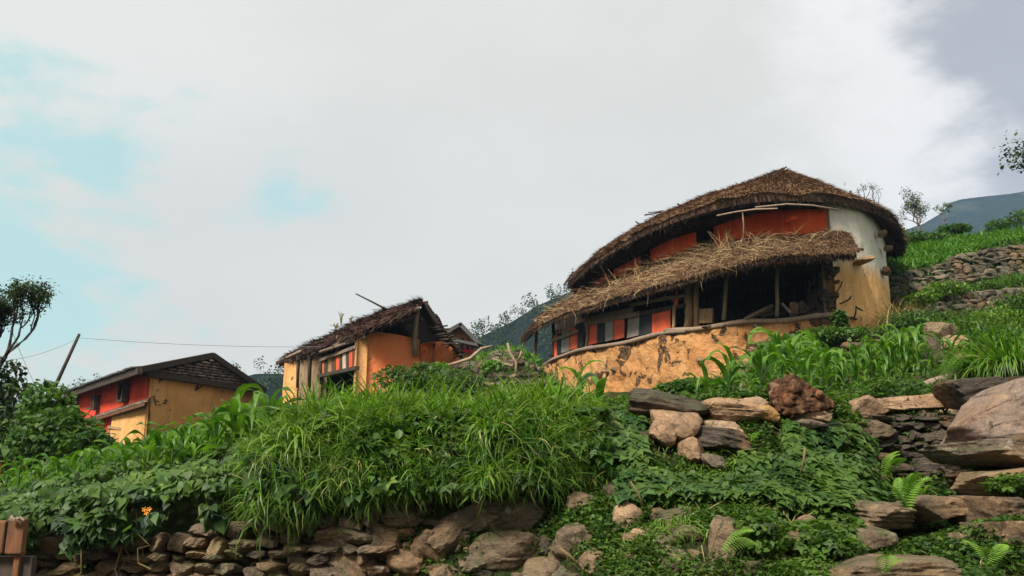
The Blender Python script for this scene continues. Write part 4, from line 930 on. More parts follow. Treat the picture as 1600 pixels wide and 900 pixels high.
    m = MB(); m.bar(gl + V3(.16, -.07, -.10), gr + V3(.16, -.07, -.10), .26, .20); m.build('shadow_band_bar', M['darkwood'], H)  # dark bar set here as the shadow band under the gable
    # lean-to strip roof over the lower wall
    a, b = P(226, 629, 27.2), P(136, 657, 32.2); a2, b2 = P(222, 624, 27.9), P(136, 652, 32.8)
    slab('strip_roof', [a, b, b2 + V3(.1, .5, .25), a2 + V3(.2, .4, .2)], .10, 'rustwood')
    for t in np.linspace(.02, .96, 22):
        p = a.lerp(b, t); m = MB(); m.box(p + V3(.05, .1, .05), (.2, .34, .03), Matrix.Rotation(ang + rs.uniform(-.2, .2), 3, 'Z')); m.build('slate_tile', M['gable'], H)
    # windows and door
    cx = Matrix.Rotation(math.atan2(back.y, back.x), 3, 'Z')
    for x, y, w, h, Yq in ((192, 613, 13, 27, 29.7), (149, 629, 9, 20, 32.05), (115, 638, 10, 40, 34.2)):
        c = P(x, y, Yq); s = dep(c) / FPX; W_ = w * s * 1.45; Hh = h * s
        m = MB(); m.box(c + V3(.04, .06, 0), (W_ * .8, .12, Hh * .94), cx); wn = m.build('window', M['dark'], H)
        m = MB()
        for o_ in (-1, 1): m.box(c + cx @ V3(o_ * W_ / 2, 0, 0), (.10, .22, Hh), cx)
        for o_ in (-1, 1): m.box(c + V3(0, 0, o_ * Hh / 2), (W_ + .16, .24, .08), cx)
        m.build('frame', M['darkwood'], wn)
        if x == 149: m = MB(); m.box(c + V3(0, 0, -.04) , (.05, .2, Hh * .9), cx); m.build('mullion', M['rustwood'], wn)
left_house()

# leaning utility pole with wires
pole_top, pole_bot = at(124, 522, 26), at(80, 617, 26.5)
o = MB(); o.tube([pole_bot + (pole_bot - pole_top) * .8, pole_bot, pole_top], [.07, .065, .045], 8)
o.build('leaning_pole', M['darkwood'], None, True, label='dark leaning wooden pole carrying a thin wire beside the left house', cat='pole')
def wire(name, a, b, sag, label, r=.008):
    m = MB(); m.tube([a.lerp(b, t) - V3(0, 0, sag * 4 * t * (1 - t)) for t in np.linspace(0, 1, 16)], r, 4); m.build(name, M['wire'], None, label=label, cat='wire')
wire('wire', pole_top - V3(0, 0, .12), at(560, 541, 27), .12, 'thin wire running right from the leaning pole to the ruined house', .008)
wire('wire', pole_top - V3(0, 0, .12), at(-60, 566, 20), .25, 'thin wire running left from the leaning pole into the tree', .006)
wire('wire', at(20, 520, 18), at(60, 612, 26), .05, 'thin slanting wire dropping behind the bush left of the pole', .006)
#END_PART2
# ------------------------------------------------------------------ far ridges, mountain, haze
def ridge(name, pts, Y, depthY, label, trees=0, tsize=2.5, base=-3, rough=.02, tname='ridge_trees', tlabel=''):
    """pts: skyline px,py at distance Y; the slope runs down towards the viewer"""
    px = np.linspace(pts[0][0], pts[-1][0], 160); py = np.interp(px, [p[0] for p in pts], [p[1] for p in pts])
    top = np.array([list(at(a, b, Y)) for a, b in zip(px, py)]); nv = 26; t = np.linspace(0, 1, nv)
    G_ = np.repeat(top[:, None], nv, 1); G_[:, :, 1] -= depthY * t[None]; G_[:, :, 2] = top[:, 2][:, None] * (1 - t)[None] ** 1.1 + base * t[None]
    V = G_.reshape(-1, 3); h = top[:, 2].max()
    bk = top.copy(); bk[:, 1] += depthY * .4; bk[:, 2] = base
    V[:, 2] += h * rough * fbm(V, 8. / h / 2, 5, 4) * np.repeat((np.sin(np.pi * np.clip(t, 0, 1)) + .25)[None], len(px), 0).ravel()
    W_ = np.vstack([V, bk]); m = len(V); a = np.arange(len(px) - 1)
    F = [gridF(len(px), nv), np.stack([a * nv, (a + 1) * nv, a + 1 + m, a + m], 1)]
    o = npobj(name, W_, np.concatenate(F), M['hill'], None, True, kind='structure', label=label)
    if trees:
        i = rng.integers(0, len(px), trees); j = (rng.random(trees) ** 1.6 * (nv - 2)).astype(int); base_ = G_[i, j] + np.stack([rng.normal(0, tsize, trees), rng.normal(0, tsize, trees), np.zeros(trees)], 1)
        hgt = U(.6, 1.5, trees) * tsize; L = []; Sz = []
        for k in range(trees):
            nn = 70; q = rng.normal(0, 1, (nn, 3)); q /= np.linalg.norm(q, axis=1)[:, None]; q *= rng.random(nn)[:, None] ** .4
            L.append(base_[k] + q * np.array([.55, .55, .75]) * hgt[k] + np.array([0, 0, hgt[k] * .75])); Sz.append(np.full(nn, hgt[k] * .17))
        L = np.vstack(L); Sz = np.concatenate(Sz); n = len(L)
        scatter(tname, [LEAFB], L, rotm(U(0, 6.3, n), U(-1.2, 1.2, n), U(-1, 1, n)), Sz * U(.6, 1.3, n), M['treeleaf'], kind='stuff', label=tlabel)
ridge('distant_mountain', [(1330, 390), (1440, 352), (1470, 335), (1485, 318), (1500, 313), (1540, 307), (1575, 303), (1600, 299), (1700, 290), (1800, 300), (2000, 340), (2150, 420)], 720, 380, 'hazy blue mountain behind the upper right terraces', rough=.05)
ridge('wooded_ridge', [(560, 640), (640, 580), (700, 555), (750, 527), (800, 503), (840, 478), (870, 465), (920, 445), (1000, 425), (1100, 420), (1300, 430)], 230, 120, 'wooded ridge rising behind the thatched house', 800, 2.3, tname='ridge_trees', tlabel='dark trees along the ridge in the middle distance')
ridge('left_wooded_ridge', [(-900, 600), (-300, 640), (0, 650), (60, 640), (130, 615), (200, 612), (300, 604), (370, 592), (400, 584), (440, 584), (520, 600), (640, 620), (700, 640)], 180, 90, 'bluish wooded ridge behind the left house', 500, 2.2, tname='left_ridge_trees', tlabel='bluish trees on the low ridge behind the left house')
bpy.ops.mesh.primitive_cube_add(size=1)
hz = bpy.context.object; hz.name = 'haze'; hz.data.name = 'haze'
hz.location = (330, 360, 95); hz.scale = (1240, 770, 1)
ztop = 245.; hz.location.z = (ztop - 8) / 2; hz.scale[2] = ztop + 8
hm = bpy.data.materials.new('haze'); hm.use_nodes = True; nt = hm.node_tree; nt.nodes.clear()
ho = nt.nodes.new('ShaderNodeOutputMaterial'); pv = nt.nodes.new('ShaderNodeVolumePrincipled'); nt.links.new(pv.outputs[0], ho.inputs['Volume'])
pv.inputs['Density'].default_value = .00034; pv.inputs['Color'].default_value = (.42, .62, .90, 1); pv.inputs['Anisotropy'].default_value = 0.1
hz.data.materials.append(hm); tag(hz, kind='stuff', label='thin blue air')

# ------------------------------------------------------------------ dry stone walls
def stone_wall(name, label, fn, s_len, hgt, parent_loc, size=(.14, .26), kind='rock', skip=0., hrange=None, res3=False, slabby=1.6, deep=.26):
    """fn(s,h)->point on the wall face, s metres along, h metres up"""
    Wl = empty(name, parent_loc, label=label, cat='stone wall'); rs = random.Random(hash(name + label) % 9999 if False else len(label) * 7)
    h = 0.; cnt = 0
    while h < hgt:
        ch = rs.uniform(*size) * .62; s = rs.uniform(-.1, .05)
        while s < s_len:
            w = rs.uniform(*size) * rs.uniform(.8, slabby); hh = ch * rs.uniform(.8, 1.25)
            if rs.random() > skip:
                p = fn(s + w / 2, h + ch / 2 + rs.uniform(-.015, .015))
                if p is not None:
                    c, yaw = p
                    set_ = ROCKS3 if (res3 and kind in ROCKS3) else ROCKS
                    place_stone('stone', rs.choice(set_[kind]), c + V3(rs.uniform(-.01, .01), rs.uniform(-.04, .04), 0), (w * 1.12, deep * rs.uniform(.8, 1.2), hh * 1.22), (rs.uniform(-.15, .15), rs.uniform(-.16, .16), yaw + rs.uniform(-.12, .12)), Wl); cnt += 1
            s += w * 1.0
        h += ch * .96
    return Wl, cnt
def face(px0, px1, lv, extra=0.):
    """a wall face on terrain step lv -> lv+1 between two bearings"""
    a = gp(px0, float(np.interp(px0, TK, TY[:, lv]))); b = gp(px1, float(np.interp(px1, TK, TY[:, lv]))); Ln = (b - a).to_2d().length
    def fn(s, h):
        t = s / Ln
        if t < -.02 or t > 1.02: return None
        px = px0 + (px1 - px0) * t; y0, y1 = (float(np.interp(px, TK, TY[:, lv + k])) for k in (0, 1)); z0, z1 = (float(np.interp(px, TK, TZ[:, lv + k])) for k in (0, 1))
        if h > (z1 - z0) * (1 + extra) : return None
        tt = h / max(z1 - z0, .01); Y = y0 + (y1 - y0) * min(tt, 1); X = Y * (px - 800) / FPX
        return V3(X, Y - .03, z0 + h), math.atan2((b - a).y, (b - a).x)
    return fn, Ln
fn, Ln = face(-260, 590, 1)
def fn1(s, h):
    return fn(s, h + .45)
w1, c1 = stone_wall('dry_stone_wall', 'low dry stone wall of rounded brown field stones under the hanging bean leaves, bottom left', fn1, Ln, .95, tuple(gp(100, 5.1)), (.08, .165), 'rock', .04, res3=True, slabby=1.4)
# scattered stones in the bank right of it, the collapsed part of the wall: px, py, Y, w, h, roll, kind
bank = empty('collapsed_stone_bank', tuple(gp(900, 4.6)), label='overgrown collapsed wall with embedded stones between the grass mound and the steps', cat='stone bank')
BS = [(520, 850, 5.0, 60, 52, 10), (555, 885, 4.9, 70, 40, -5), (600, 845, 5.0, 62, 50, 8), (640, 880, 4.9, 60, 36, 0), (575, 800, 5.15, 50, 34, 5), (630, 805, 5.1, 56, 30, -8), (672, 850, 4.95, 46, 40, 20), (700, 838, 4.8, 58, 44, -38), (738, 812, 4.85, 70, 40, -30), (790, 860, 4.7, 100, 50, -3), (748, 878, 4.65, 46, 32, -6),
      (805, 808, 4.9, 85, 56, -6), (700, 897, 4.5, 50, 26, 10), (855, 898, 4.3, 66, 44, 0), (905, 852, 4.5, 66, 52, 25), (925, 880, 4.4, 40, 40, 10), (905, 790, 4.9, 44, 38, -15), (960, 770, 5.0, 46, 40, 5), (978, 812, 4.7, 40, 46, 15), (1004, 832, 4.6, 30, 14, 10), (990, 842, 4.5, 36, 16, 8), (1045, 806, 4.8, 44, 18, -3), (1068, 834, 4.55, 46, 28, 2), (1050, 870, 4.3, 40, 28, 5),
      (1135, 858, 4.25, 46, 84, 3), (1124, 822, 4.5, 18, 20, 0), (990, 872, 4.3, 26, 16, 0), (1075, 800, 4.85, 20, 16, 0), (1000, 690, 5.6, 60, 26, 0), (945, 700, 5.6, 40, 30, 10), (1230, 855, 4.2, 52, 44, 5), (1262, 830, 4.5, 44, 36, -8), (1300, 790, 4.9, 60, 30, 4), (1345, 775, 5.1, 40, 26, 0), (1180, 890, 4.0, 46, 26, 0), (880, 760, 5.0, 40, 30, -20), (1208, 882, 4.0, 40, 32, 8)]
for i, (x, y, Yq, w, h, r) in enumerate(BS):
    c = at(x, y, Yq); X = c.x; bx = 800 + FPX * X / Yq
    # sit it on the terrain along the line of sight
    for Yt in np.arange(3.4, 6.4, .04):
        q = at(x, y, float(Yt))
        if q.z <= float(ground(800 + FPX * q.x / q.y, q.y)[0]) + .02: c = q; break
    s = dep(c) / FPX * 1.22
    place_stone('stone', rock_mesh('stone', 4, M['rocktan' if i in (18, 19, 25) else 'rock'], 300 + i, rough=.10), c, (w * s, .24, h * s), (0, R(r), rng.uniform(-.3, .3)), bank)
rs = random.Random(21)
for q in range(120):      # smaller half buried stones filling the collapsed wall
    x = rs.uniform(500, 1120); y = rs.uniform(785, 905)
    if x > 900 and rs.random() < .5: continue
    for Yt in np.arange(3.6, 5.6, .04):
        p = at(x, y, float(Yt))
        if p.z <= float(ground(800 + FPX * p.x / p.y, p.y)[0]) + .01: break
    w = rs.uniform(.05, .15); place_stone('stone', rs.choice(ROCKS3['rockdark' if rs.random() < .4 else 'rock']), p, (w, w * .9, w * rs.uniform(.45, .9)), (rs.uniform(-.3, .3), rs.uniform(-.5, .5), rs.uniform(-.6, .6)), bank)
# hero boulders lying on the bank, each a thing
B_ = boulder
B_('boulder', 1044, 636, 6.0, 122, 42, .55, 9, 'rockdark', 5, 41, layer=.06, label='long dark brown flat boulder at the left end of the row on the bank', cat='boulder')
B_('boulder', 1140, 644, 6.0, 96, 34, .5, 3, 'rocktan', 4, 42, layer=.05, label='pale tan flat boulder just right of the long dark one', cat='boulder')
B_('boulder', 1053, 664, 5.75, 74, 48, .45, 12, 'rocktan', 4, 43, label='blocky tan boulder with ochre top under the long dark one', cat='boulder')
B_('boulder', 1035, 676, 5.65, 40, 36, .3, 25, 'rocktan', 3, 44, label='small angular tan stone leaning against the blocky ochre boulder', cat='boulder')
B_('boulder', 1125, 668, 5.9, 66, 30, .4, 6, 'rocktan', 4, 45, layer=.05, label='orange tan slab lying over the dark split boulder', cat='boulder')
B_('boulder', 1122, 690, 5.7, 84, 44, .5, 14, 'rockdark', 5, 46, layer=.08, label='dark brown split boulder with white lichen below the orange tan slab', cat='boulder')
B_('boulder', 1080, 704, 5.55, 42, 34, .3, 20, 'rocktan', 4, 47, label='reddish stone at the bottom left of the boulder heap', cat='boulder')
B_('boulder', 1112, 722, 5.5, 44, 22, .3, 10, 'rock', 3, 48, label='dull brown stone half covered by vine under the boulder heap', cat='boulder')
B_('boulder', 1166, 640, 5.98, 48, 32, .35, -4, 'rocktan', 4, 49, label='squarish brown stone between the pale flat boulder and the yellow stone', cat='boulder')
B_('boulder', 1192, 644, 5.92, 36, 30, .3, 8, 'rockyellow', 4, 50, label='yellow ochre stone at the right end of the row on the bank', cat='boulder')
B_('boulder', 1176, 675, 5.9, 50, 16, .3, 2, 'rock', 3, 51, label='low grey brown stone peeping from the vine under the yellow stone', cat='boulder')
B_('boulder', 1260, 643, 5.95, 52, 34, .35, 4, 'rocktan', 4, 52, label='rounded tan stone propping the rotten root stump', cat='boulder')
B_('boulder', 1256, 662, 5.9, 62, 18, .35, 3, 'rock', 3, 53, label='flat brown stone under the rounded tan one by the root stump', cat='boulder')
# big slabs on the right
B_('boulder', 1568, 648, 5.5, 165, 78, .9, -27, 'rockgrey', 5, 61, rough=.05, label='huge pinkish grey slanting boulder at the right edge', cat='boulder')
B_('boulder', 1600, 690, 5.35, 120, 50, .7, -18, 'rockdark', 4, 62, label='dark rock filling the space under the huge slanting boulder', cat='boulder')
B_('boulder', 1520, 618, 6.2, 84, 46, .5, -3, 'rockdark', 4, 63, label='dark lichened boulder behind the huge slanting one', cat='boulder')
B_('boulder', 1556, 708, 5.2, 160, 38, .8, -1, 'rock', 5, 64, layer=.06, label='long lichened slab under the huge slanting boulder', cat='boulder')
B_('boulder', 1570, 757, 4.9, 115, 46, .6, -2, 'rock', 5, 65, rough=.06, label='flat topped block with white lichen rings at the right edge of the steps', cat='boulder')
B_('boulder', 1566, 806, 4.75, 110, 54, .6, 4, 'rock', 5, 66, label='rounded grey block below the lichen ringed one', cat='boulder')
B_('boulder', 1580, 858, 4.4, 100, 84, .6, 0, 'rock', 5, 67, label='big mossy grey block in the lower right corner', cat='boulder')
B_('boulder', 1478, 661, 6.6, 34, 22, .3, 5, 'rock', 3, 68, label='small brown stone left of the huge slanting boulder', cat='boulder')
B_('boulder', 1490, 641, 6.8, 50, 16, .35, -5, 'rocktan', 3, 69, label='low flat reddish stone between the gully wall and the dark lichened boulder', cat='boulder')
# steps
B_('stone_step', 1384, 806, 4.9, 92, 40, .5, 2, 'rock', 5, 71, layer=.05, label='middle stone step, pale brown, left of the fern', cat='stone step')
B_('stone_step', 1444, 797, 5.0, 84, 42, .5, -3, 'rock', 4, 72, label='mossy middle stone step right of the fern', cat='stone step')
B_('stone_step', 1352, 843, 4.6, 76, 36, .45, 4, 'rock', 4, 73, label='small brown stone step below the middle ones', cat='stone step')
B_('stone_step', 1362, 893, 4.1, 200, 44, .5, -3, 'rock', 5, 74, layer=.04, label='wide lowest stone step at the bottom of the picture', cat='stone step')
B_('stone_step', 1507, 850, 4.6, 34, 34, .3, 0, 'rock', 3, 75, label='small round stone in the greenery between the steps and the corner block', cat='stone step')
# dark gully wall with the long capstones
fng, Lg = face(1326, 1496, 2)
gw, cg = stone_wall('gully_wall', 'dark dry stone wall at the back of the gully above the steps', fng, Lg, .75, tuple(gp(1410, 6.4)), (.06, .14), 'rockdark', 0, res3=True, slabby=1.8, deep=.3)
B_('capstone', 1420, 631, 6.5, 150, 26, .3, -2, 'rocktan', 4, 81, label='long pale capstone lying on the dark gully wall', cat='boulder')
B_('capstone', 1352, 638, 6.35, 54, 34, .3, -14, 'rocktan', 4, 82, label='peaked tan capstone at the left end of the gully wall', cat='boulder')
B_('capstone', 1352, 672, 6.25, 76, 30, .35, 0, 'rock', 4, 83, layer=.06, label='layered dark capstone below the peaked tan one', cat='boulder')
B_('boulder', 1362, 618, 7.2, 34, 18, .25, 0, 'rock', 3, 84, label='small brown stone behind the peaked tan capstone', cat='boulder')
B_('boulder', 1387, 618, 7.3, 36, 20, .25, 0, 'rocktan', 3, 85, label='small trapezoid stone behind the long pale capstone', cat='boulder')
# cairn by the maize
B_('boulder', 1490, 542, 12.0, 40, 30, .4, 6, 'rocktan', 4, 91, label='reddish wedge shaped stone on the small heap right of the maize', cat='boulder')
B_('boulder', 1472, 520, 12.6, 40, 34, .4, 0, 'rock', 3, 92, label='grassy rounded stone on top of the small heap right of the maize', cat='boulder')
B_('boulder', 1458, 552, 11.8, 22, 44, .3, 10, 'rockdark', 3, 93, label='dark upright stone at the left of the small heap right of the maize', cat='boulder')
B_('boulder', 1492, 564, 11.6, 46, 24, .4, 0, 'rockdark', 3, 94, label='dark stone under the reddish wedge on the small heap', cat='boulder')
m = MB(); m.tube([at(1430, 607, 9.0), at(1456, 598, 9.3), at(1482, 592, 9.6), at(1505, 582, 9.9), at(1525, 574, 10.2)], [.035, .05, .06, .065, .06], 9, .15)
m.build('fallen_log', M['wood'], None, True, label='grey weathered log lying beside the maize patch', cat='log')
B_('boulder', 1510, 590, 9.7, 46, 22, .35, -18, 'rocktan', 3, 95, layer=.08, label='ribbed tan rock beside the grey log', cat='boulder')
# terrace walls up the slope
for lv, a, b, lb, sk, hh in ((7, 1392, 1680, 'lower retaining wall of pale stones on the right slope', .04, 1.1), (9, 1372, 1680, 'upper retaining wall of pale stones below the crest crop', .04, 1.5), (5, 1150, 1480, 'terrace wall of dark flat stones behind the maize patch', .12, 1.3)):
    f_, L_ = face(a, b, lv); stone_wall('terrace_wall', lb, f_, L_, hh, tuple(gp((a + b) / 2, float(np.interp((a + b) / 2, TK, TY[:, lv])))), (.18, .36), 'rockfar' if lv > 5 else 'rockdark', sk + .05, slabby=1.7, deep=.4)
# rubble bank between the houses
rb = empty('rubble_mound', tuple(gp(760, 23)), label='brown mound of loose rubble and roots left of the thatched house', cat='rubble mound')
rs = random.Random(11)
for i in range(190):
    x = rs.uniform(690, 850); Yq = rs.uniform(21, 26.5); g_ = gp(x, Yq)
    place_stone('stone', rs.choice(ROCKS['rockfar' if rs.random() < .6 else 'rockdark']), g_ + V3(0, 0, rs.uniform(-.02, .08)), (rs.uniform(.2, .5), rs.uniform(.2, .4), rs.uniform(.12, .26)), (rs.uniform(-.4, .4), rs.uniform(-.4, .4), rs.uniform(0, 3)), rb)
m = MB()
for a, b, c, d, e in (((793, 536), (796, 550), (806, 566), (806, 590), (790, 604)), ((700, 570), (716, 566), (735, 560), (752, 545), (770, 540)), ((770, 560), (785, 568), (800, 572), (812, 560), (815, 548))):
    m.tube([at(*q, 22.2) for q in (a, b, c, d, e)], [.03, .04, .045, .04, .02], 6, .15)
m.build('bare_root', M['palewood'], None, True, label='curved bare roots hanging over the rubble mound', cat='root')

# rotten root stump
def stump():
    # a torn root crown: a wedge, high at the left, its back running down to the right
    V, F = ICO[5]; D = V / np.linalg.norm(V, axis=1)[:, None]
    nn = np.array([[-1, 0, -.05], [.72, 0, .70], [.2, 0, -1], [-.35, 0, .8], [0, -1, .1], [0, 1, .2], [.9, 0, -.5], [-.9, -.4, .35]]); nn /= np.linalg.norm(nn, axis=1)[:, None]; dd = np.array([.8, .52, .62, .98, .62, .6, 1.05, .8])
    dt = D @ nn.T; rr = np.where(dt > .04, dd / np.maximum(dt, .04), 9); P = D * np.minimum(-np.log(np.exp(-16 * rr).sum(1)) / 16, 1.4)[:, None]
    n1 = fbm(P * np.array([1, 1, 1]), 2.6, 5, 61); n2 = fbm(P, 8., 4, 66); P *= (.95 - .24 * np.abs(n1) + .03 * n2 - .13 * np.abs(fbm(P * np.array([.6, 1, 2.2]), 3.5, 3, 12)))[:, None]
    c = at(1249, 620, 5.95); s = dep(c) / FPX; hw = (P.max(0) - P.min(0)); P = (P - (P.max(0) + P.min(0)) / 2) / hw * np.array([92 * s, .4, 66 * s])
    H = empty('root_stump', tuple(c), label='rotten reddish brown root stump standing on the bank among the stones', cat='tree stump')
    npobj('stump', P + np.array(c), F, M['stump'], H, True)
    m = MB(); rs = random.Random(4)
    for q in range(7):
        a = c + V3(rs.uniform(-.17, .05), -.12, rs.uniform(-.12, .10)); d = V3(rs.uniform(-.09, .09), -.06, rs.uniform(-.10, .06))
        m.tube([a, a + d * .5 + V3(.02, -.03, 0), a + d], [.02, .016, .007], 6, .2)
    m.build('root', M['stump'], H, True)
    m = MB(); k = at(1279, 616, 5.78); m.tube([k + V3(0, .06, 0), k, k + V3(0, -.03, .0)], [.035, .035, .026], 10, .1); m.tube([k + V3(0, -.031, 0), k + V3(0, -.045, 0)], [.02, .012], 8); m.build('knot', M['rustwood'], H, True)
    m = MB()
    for x, y in ((1228, 590), (1237, 588), (1244, 594)): m.tube([at(x, y + 14, 5.9), at(x + 2, y, 5.88), at(x - 3, y - 6, 5.86)], [.035, .02, .004], 5, .3)
    m.build('splinter', M['rustwood'], H, True)
stump()

# gatepost, lower left
def gatepost():
    H = empty('gatepost', tuple(pz(18, 3.0, 0)), label='old cracked wooden gatepost in the lower left corner', cat='post')
    a, b = at(20, 812, 3.0), at(20, 866, 3.0); w = 42 / FPX * 3.0
    m = MB(); c = (a + b) / 2
    for k, (x0, x1) in enumerate(((-30, 8), (9, 36))):
        p, q = at(x0, 814 - k * 3, 3.0), at(x1 - 6, 866 + k, 3.0); m.box(((p.x + q.x) / 2, 3.02 + k * .006, (p.z + q.z) / 2), (abs(q.x - p.x) * .97, .03, abs(p.z - q.z))); 
    o = m.build('upper_board', M['rustwood'], H)
    bv = o.modifiers.new('b', 'BEVEL'); bv.width = .006; bv.segments = 2
    m = MB(); p, q = at(-30, 871, 3.02), at(34, 1000, 3.02); m.box(((p.x + q.x) / 2 - .01, 3.06, (p.z - 0.2) / 2), (q.x - p.x, .03, p.z + .2)); o = m.build('lower_board', M['darkwood'], H)
    m = MB(); p = at(33, 814, 3.03); m.box((p.x, 3.045, p.z / 2 - .02), (.02, .03, p.z)); m.build('side_strip', M['rustwood'], H)
    m = MB()
    for x, y in ((18, 811), (26, 812), (32, 812)): m.tube([at(x - 4, y + 2, 2.99), at(x, y - 2, 2.99), at(x + 5, y + 2, 2.99)], [.006, .009, .005], 5, .4)
    m.build('splinter', M['palewood'], H)
gatepost()
# little striped parapet at the far left
def striped():
    H = empty('striped_parapet', tuple(pz(30, 15, .9)), label='low parapet of red and cream boards half hidden behind maize at the left edge', cat='parapet')
    for i, x in enumerate(range(-30, 72, 6)):
        p, q = at(x, 708 + (x * .02), 15), at(x + 5.6, 742, 15); m = MB(); m.box(((p.x + q.x) / 2, 15, (p.z + q.z) / 2), (q.x - p.x, .05, p.z - q.z)); m.build('parapet_board', M['redpaint' if i % 2 else 'creampaint'], H)
    m = MB(); m.bar(at(-32, 708, 14.95), at(76, 711, 14.95), .05, .06); m.build('parapet_rail', M['wood'], H)
striped()

# ------------------------------------------------------------------ trees
def grow(m, p, d, r, L, lev, rs, tips, up=.15, knob=0., split=(2, 3), wob=.35, shrink=.72):
    k = 4; pts = [p]; q = p; dd = d.normalized(); rad = [r]
    for i in range(k):
        dd = (dd + V3(rs.uniform(-wob, wob), rs.uniform(-wob, wob), rs.uniform(-wob, wob) + up) * .5).normalized(); q = q + dd * L / k; pts.append(q); rad.append(r * (1 - (.30 if knob > 1.5 else .4) * (i + 1) / k))
        if lev <= 1 and rs.random() < .3: tips.append((q, dd))
    if lev == 0 and knob: rad[-1] = r * (1 + knob); rad[-2] = r * .9
    m.tube(pts, rad, 6 if r > .03 else 4, .1)
    if lev == 0: tips.append((q, dd)); return
    for _ in range(rs.randint(*split)):
        ax = V3(rs.uniform(-1, 1), rs.uniform(-1, 1), rs.uniform(-.3, .9)).normalized(); nd = (dd * .9 + ax * .85).normalized()
        grow(m, q, nd, rad[-1] * rs.uniform(.7, .9), L * shrink * rs.uniform(.75, 1.15), lev - 1, rs, tips, up, knob, split, wob, shrink)
def tree(name, label, base, H_, r, seed, lev=4, leafn=0, leafs=.1, lm='treeleaf', clump=.3, bark='bark', lean=(0, 0, 1), knob=0., L0=None, split=(2, 3), cat='tree', wob=.35, shrink=.72, up=.15, zlow=None):
    T = empty(name, tuple(base), label=label, cat=cat); m = MB(); rs = random.Random(seed); tips = []
    grow(m, base, Vector(lean), r, L0 or H_ * .3, lev, rs, tips, up, knob, split, wob, shrink); m.build('trunk', M[bark], T, True)
    if leafn:
        tp = np.array([list(t[0]) for t in tips])
        if zlow: wgt = np.where(tp[:, 2] < zlow, 1., .06); wgt /= wgt.sum(); i = rng.choice(len(tp), leafn, p=wgt)
        else: i = rng.integers(0, len(tp), leafn)
        P = tp[i] + rng.normal(0, clump, (leafn, 3)); scatter('crown', [LEAFB, LEAF], P, rotm(U(0, 6.3, leafn), U(-.6, 1.2, leafn), U(-.6, .6, leafn)), U(.6, 1.4, leafn) * leafs, M[lm], None, T)
    return T
b = at(-48, 640, 15)
tree('pollarded_tree', 'dark knobbly pollarded tree at the left edge, bare at the top', b - V3(0, 0, .6), 3.2, .10, 5, 5, 15000, .045, 'treeleaf', .065, lean=(0, 0, 1), knob=1.6, L0=.98, split=(3, 4), zlow=at(0, 545, 15).z, wob=.55, shrink=.74, up=.45)
b = at(1436, 360, 36)
tree('round_tree', 'grey green tree with rounded leafy crown on the crest right of the thatched house', b - V3(0, 0, .4), 2.6, .08, 14, 4, 1300, .07, 'shrub', .06, bark='barkgrey', lean=(0, 0, 1), L0=.60, split=(4, 4), up=.28, wob=.5, shrink=.84)
b = at(1470, 355, 37)
tree('small_tree', 'small leaning tree just right of the round crowned one on the crest', b - V3(0, 0, .3), 1.6, .06, 8, 3, 260, .07, 'shrub', .05, bark='barkgrey', lean=(.3, 0, 1), L0=.62, up=.25)
for x, s_, lb in ((1350, 5, 'bare knobbly tree behind the roof, taller one'), (1372, 21, 'bare knobbly tree behind the roof, shorter one nearer the round tree')):
    b = at(x, 335 + (8 if x > 1360 else 0), 32)
    tree('bare_tree', lb, b, 1.5, .045, s_, 4, 60, .06, 'treeleaf', .05, lean=(.05, 0, 1), knob=.8, L0=.52, wob=.5, shrink=.72, up=.45)
b = at(1826, 200, 11) + V3(0, 0, 1.1)
tree('overhanging_branch_tree', 'tree whose leafy twig tip pokes in at the upper right edge', b - V3(0, 0, 3.2), 3, .09, 3, 5, 2600, .06, 'treeleaf', .10, lean=(.02, 0, 1), L0=1.0, wob=.4)
def bush(name, label, spots, n, leafs, lm, temps=(LEAFB, LEAF), cat='bush', stem=True, parent=None):
    T = empty(name, tuple(spots[0][0]), label=label, cat=cat); P = []
    for c, rx, rz, w in spots:
        k = int(n * w); q = rng.normal(0, 1, (k, 3)); q /= np.linalg.norm(q, axis=1)[:, None]; q *= (rng.random(k) ** .35)[:, None]
        q *= (1 + .25 * fbm(q * 1.0 + np.array(c), 2., 3, 2))[:, None]; P.append(np.array(c) + q * np.array([rx, rx, rz]))
    P = np.vstack(P); m_ = len(P); scatter('foliage', list(temps), P, rotm(U(0, 6.3, m_), U(-.3, 1.3, m_), U(-.6, .6, m_)), U(.5, 1.4, m_) * leafs, M[lm], None, T)
    if stem:
        rs = random.Random(len(label))
        for c, rx, rz, w in spots:
            for q in range(3):
                m = MB(); b0 = Vector(c) - V3(0, 0, rz * 1.1); m.tube([b0, b0 + V3(rs.uniform(-.3, .3) * rx, 0, rz * .9), b0 + V3(rs.uniform(-.8, .8) * rx, 0, rz * 1.9)], [rx * .05, rx * .035, rx * .012], 5); m.build('stem', M['bark'], T, True)
    return T
bush('climbing_bush', 'leafy green bush in front of the left end of the red house', [(at(75, 640, 12), .38, .45, .3), (at(95, 672, 11.6), .52, .35, .4), (at(130, 690, 11.4), .42, .2, .2), (at(52, 690, 12), .4, .3, .2)], 3200, .085, 'shrub', (HEART, LEAFB))
bush('dark_bush', 'dark bush under the pollarded tree at the left edge', [(at(-10, 600, 15), .6, .5, .4), (at(10, 655, 15), .7, .6, .5), (at(55, 680, 14.5), .6, .4, .3), (at(-40, 690, 14), .9, .6, .4)], 3000, .10, 'treeleaf')
bush('dark_bush', 'dark bush at the foot of the orange block of the ruined house', [(at(620, 590, 20), .6, .35, .5), (at(665, 588, 20), .6, .4, .5)], 1500, .10, 'shrub')
bush('dark_bush', 'dark bush left of the rubble mound below the bare rafters', [(at(705, 600, 19), .6, .4, .5), (at(735, 600, 19), .4, .35, .3)], 1200, .09, 'shrub')
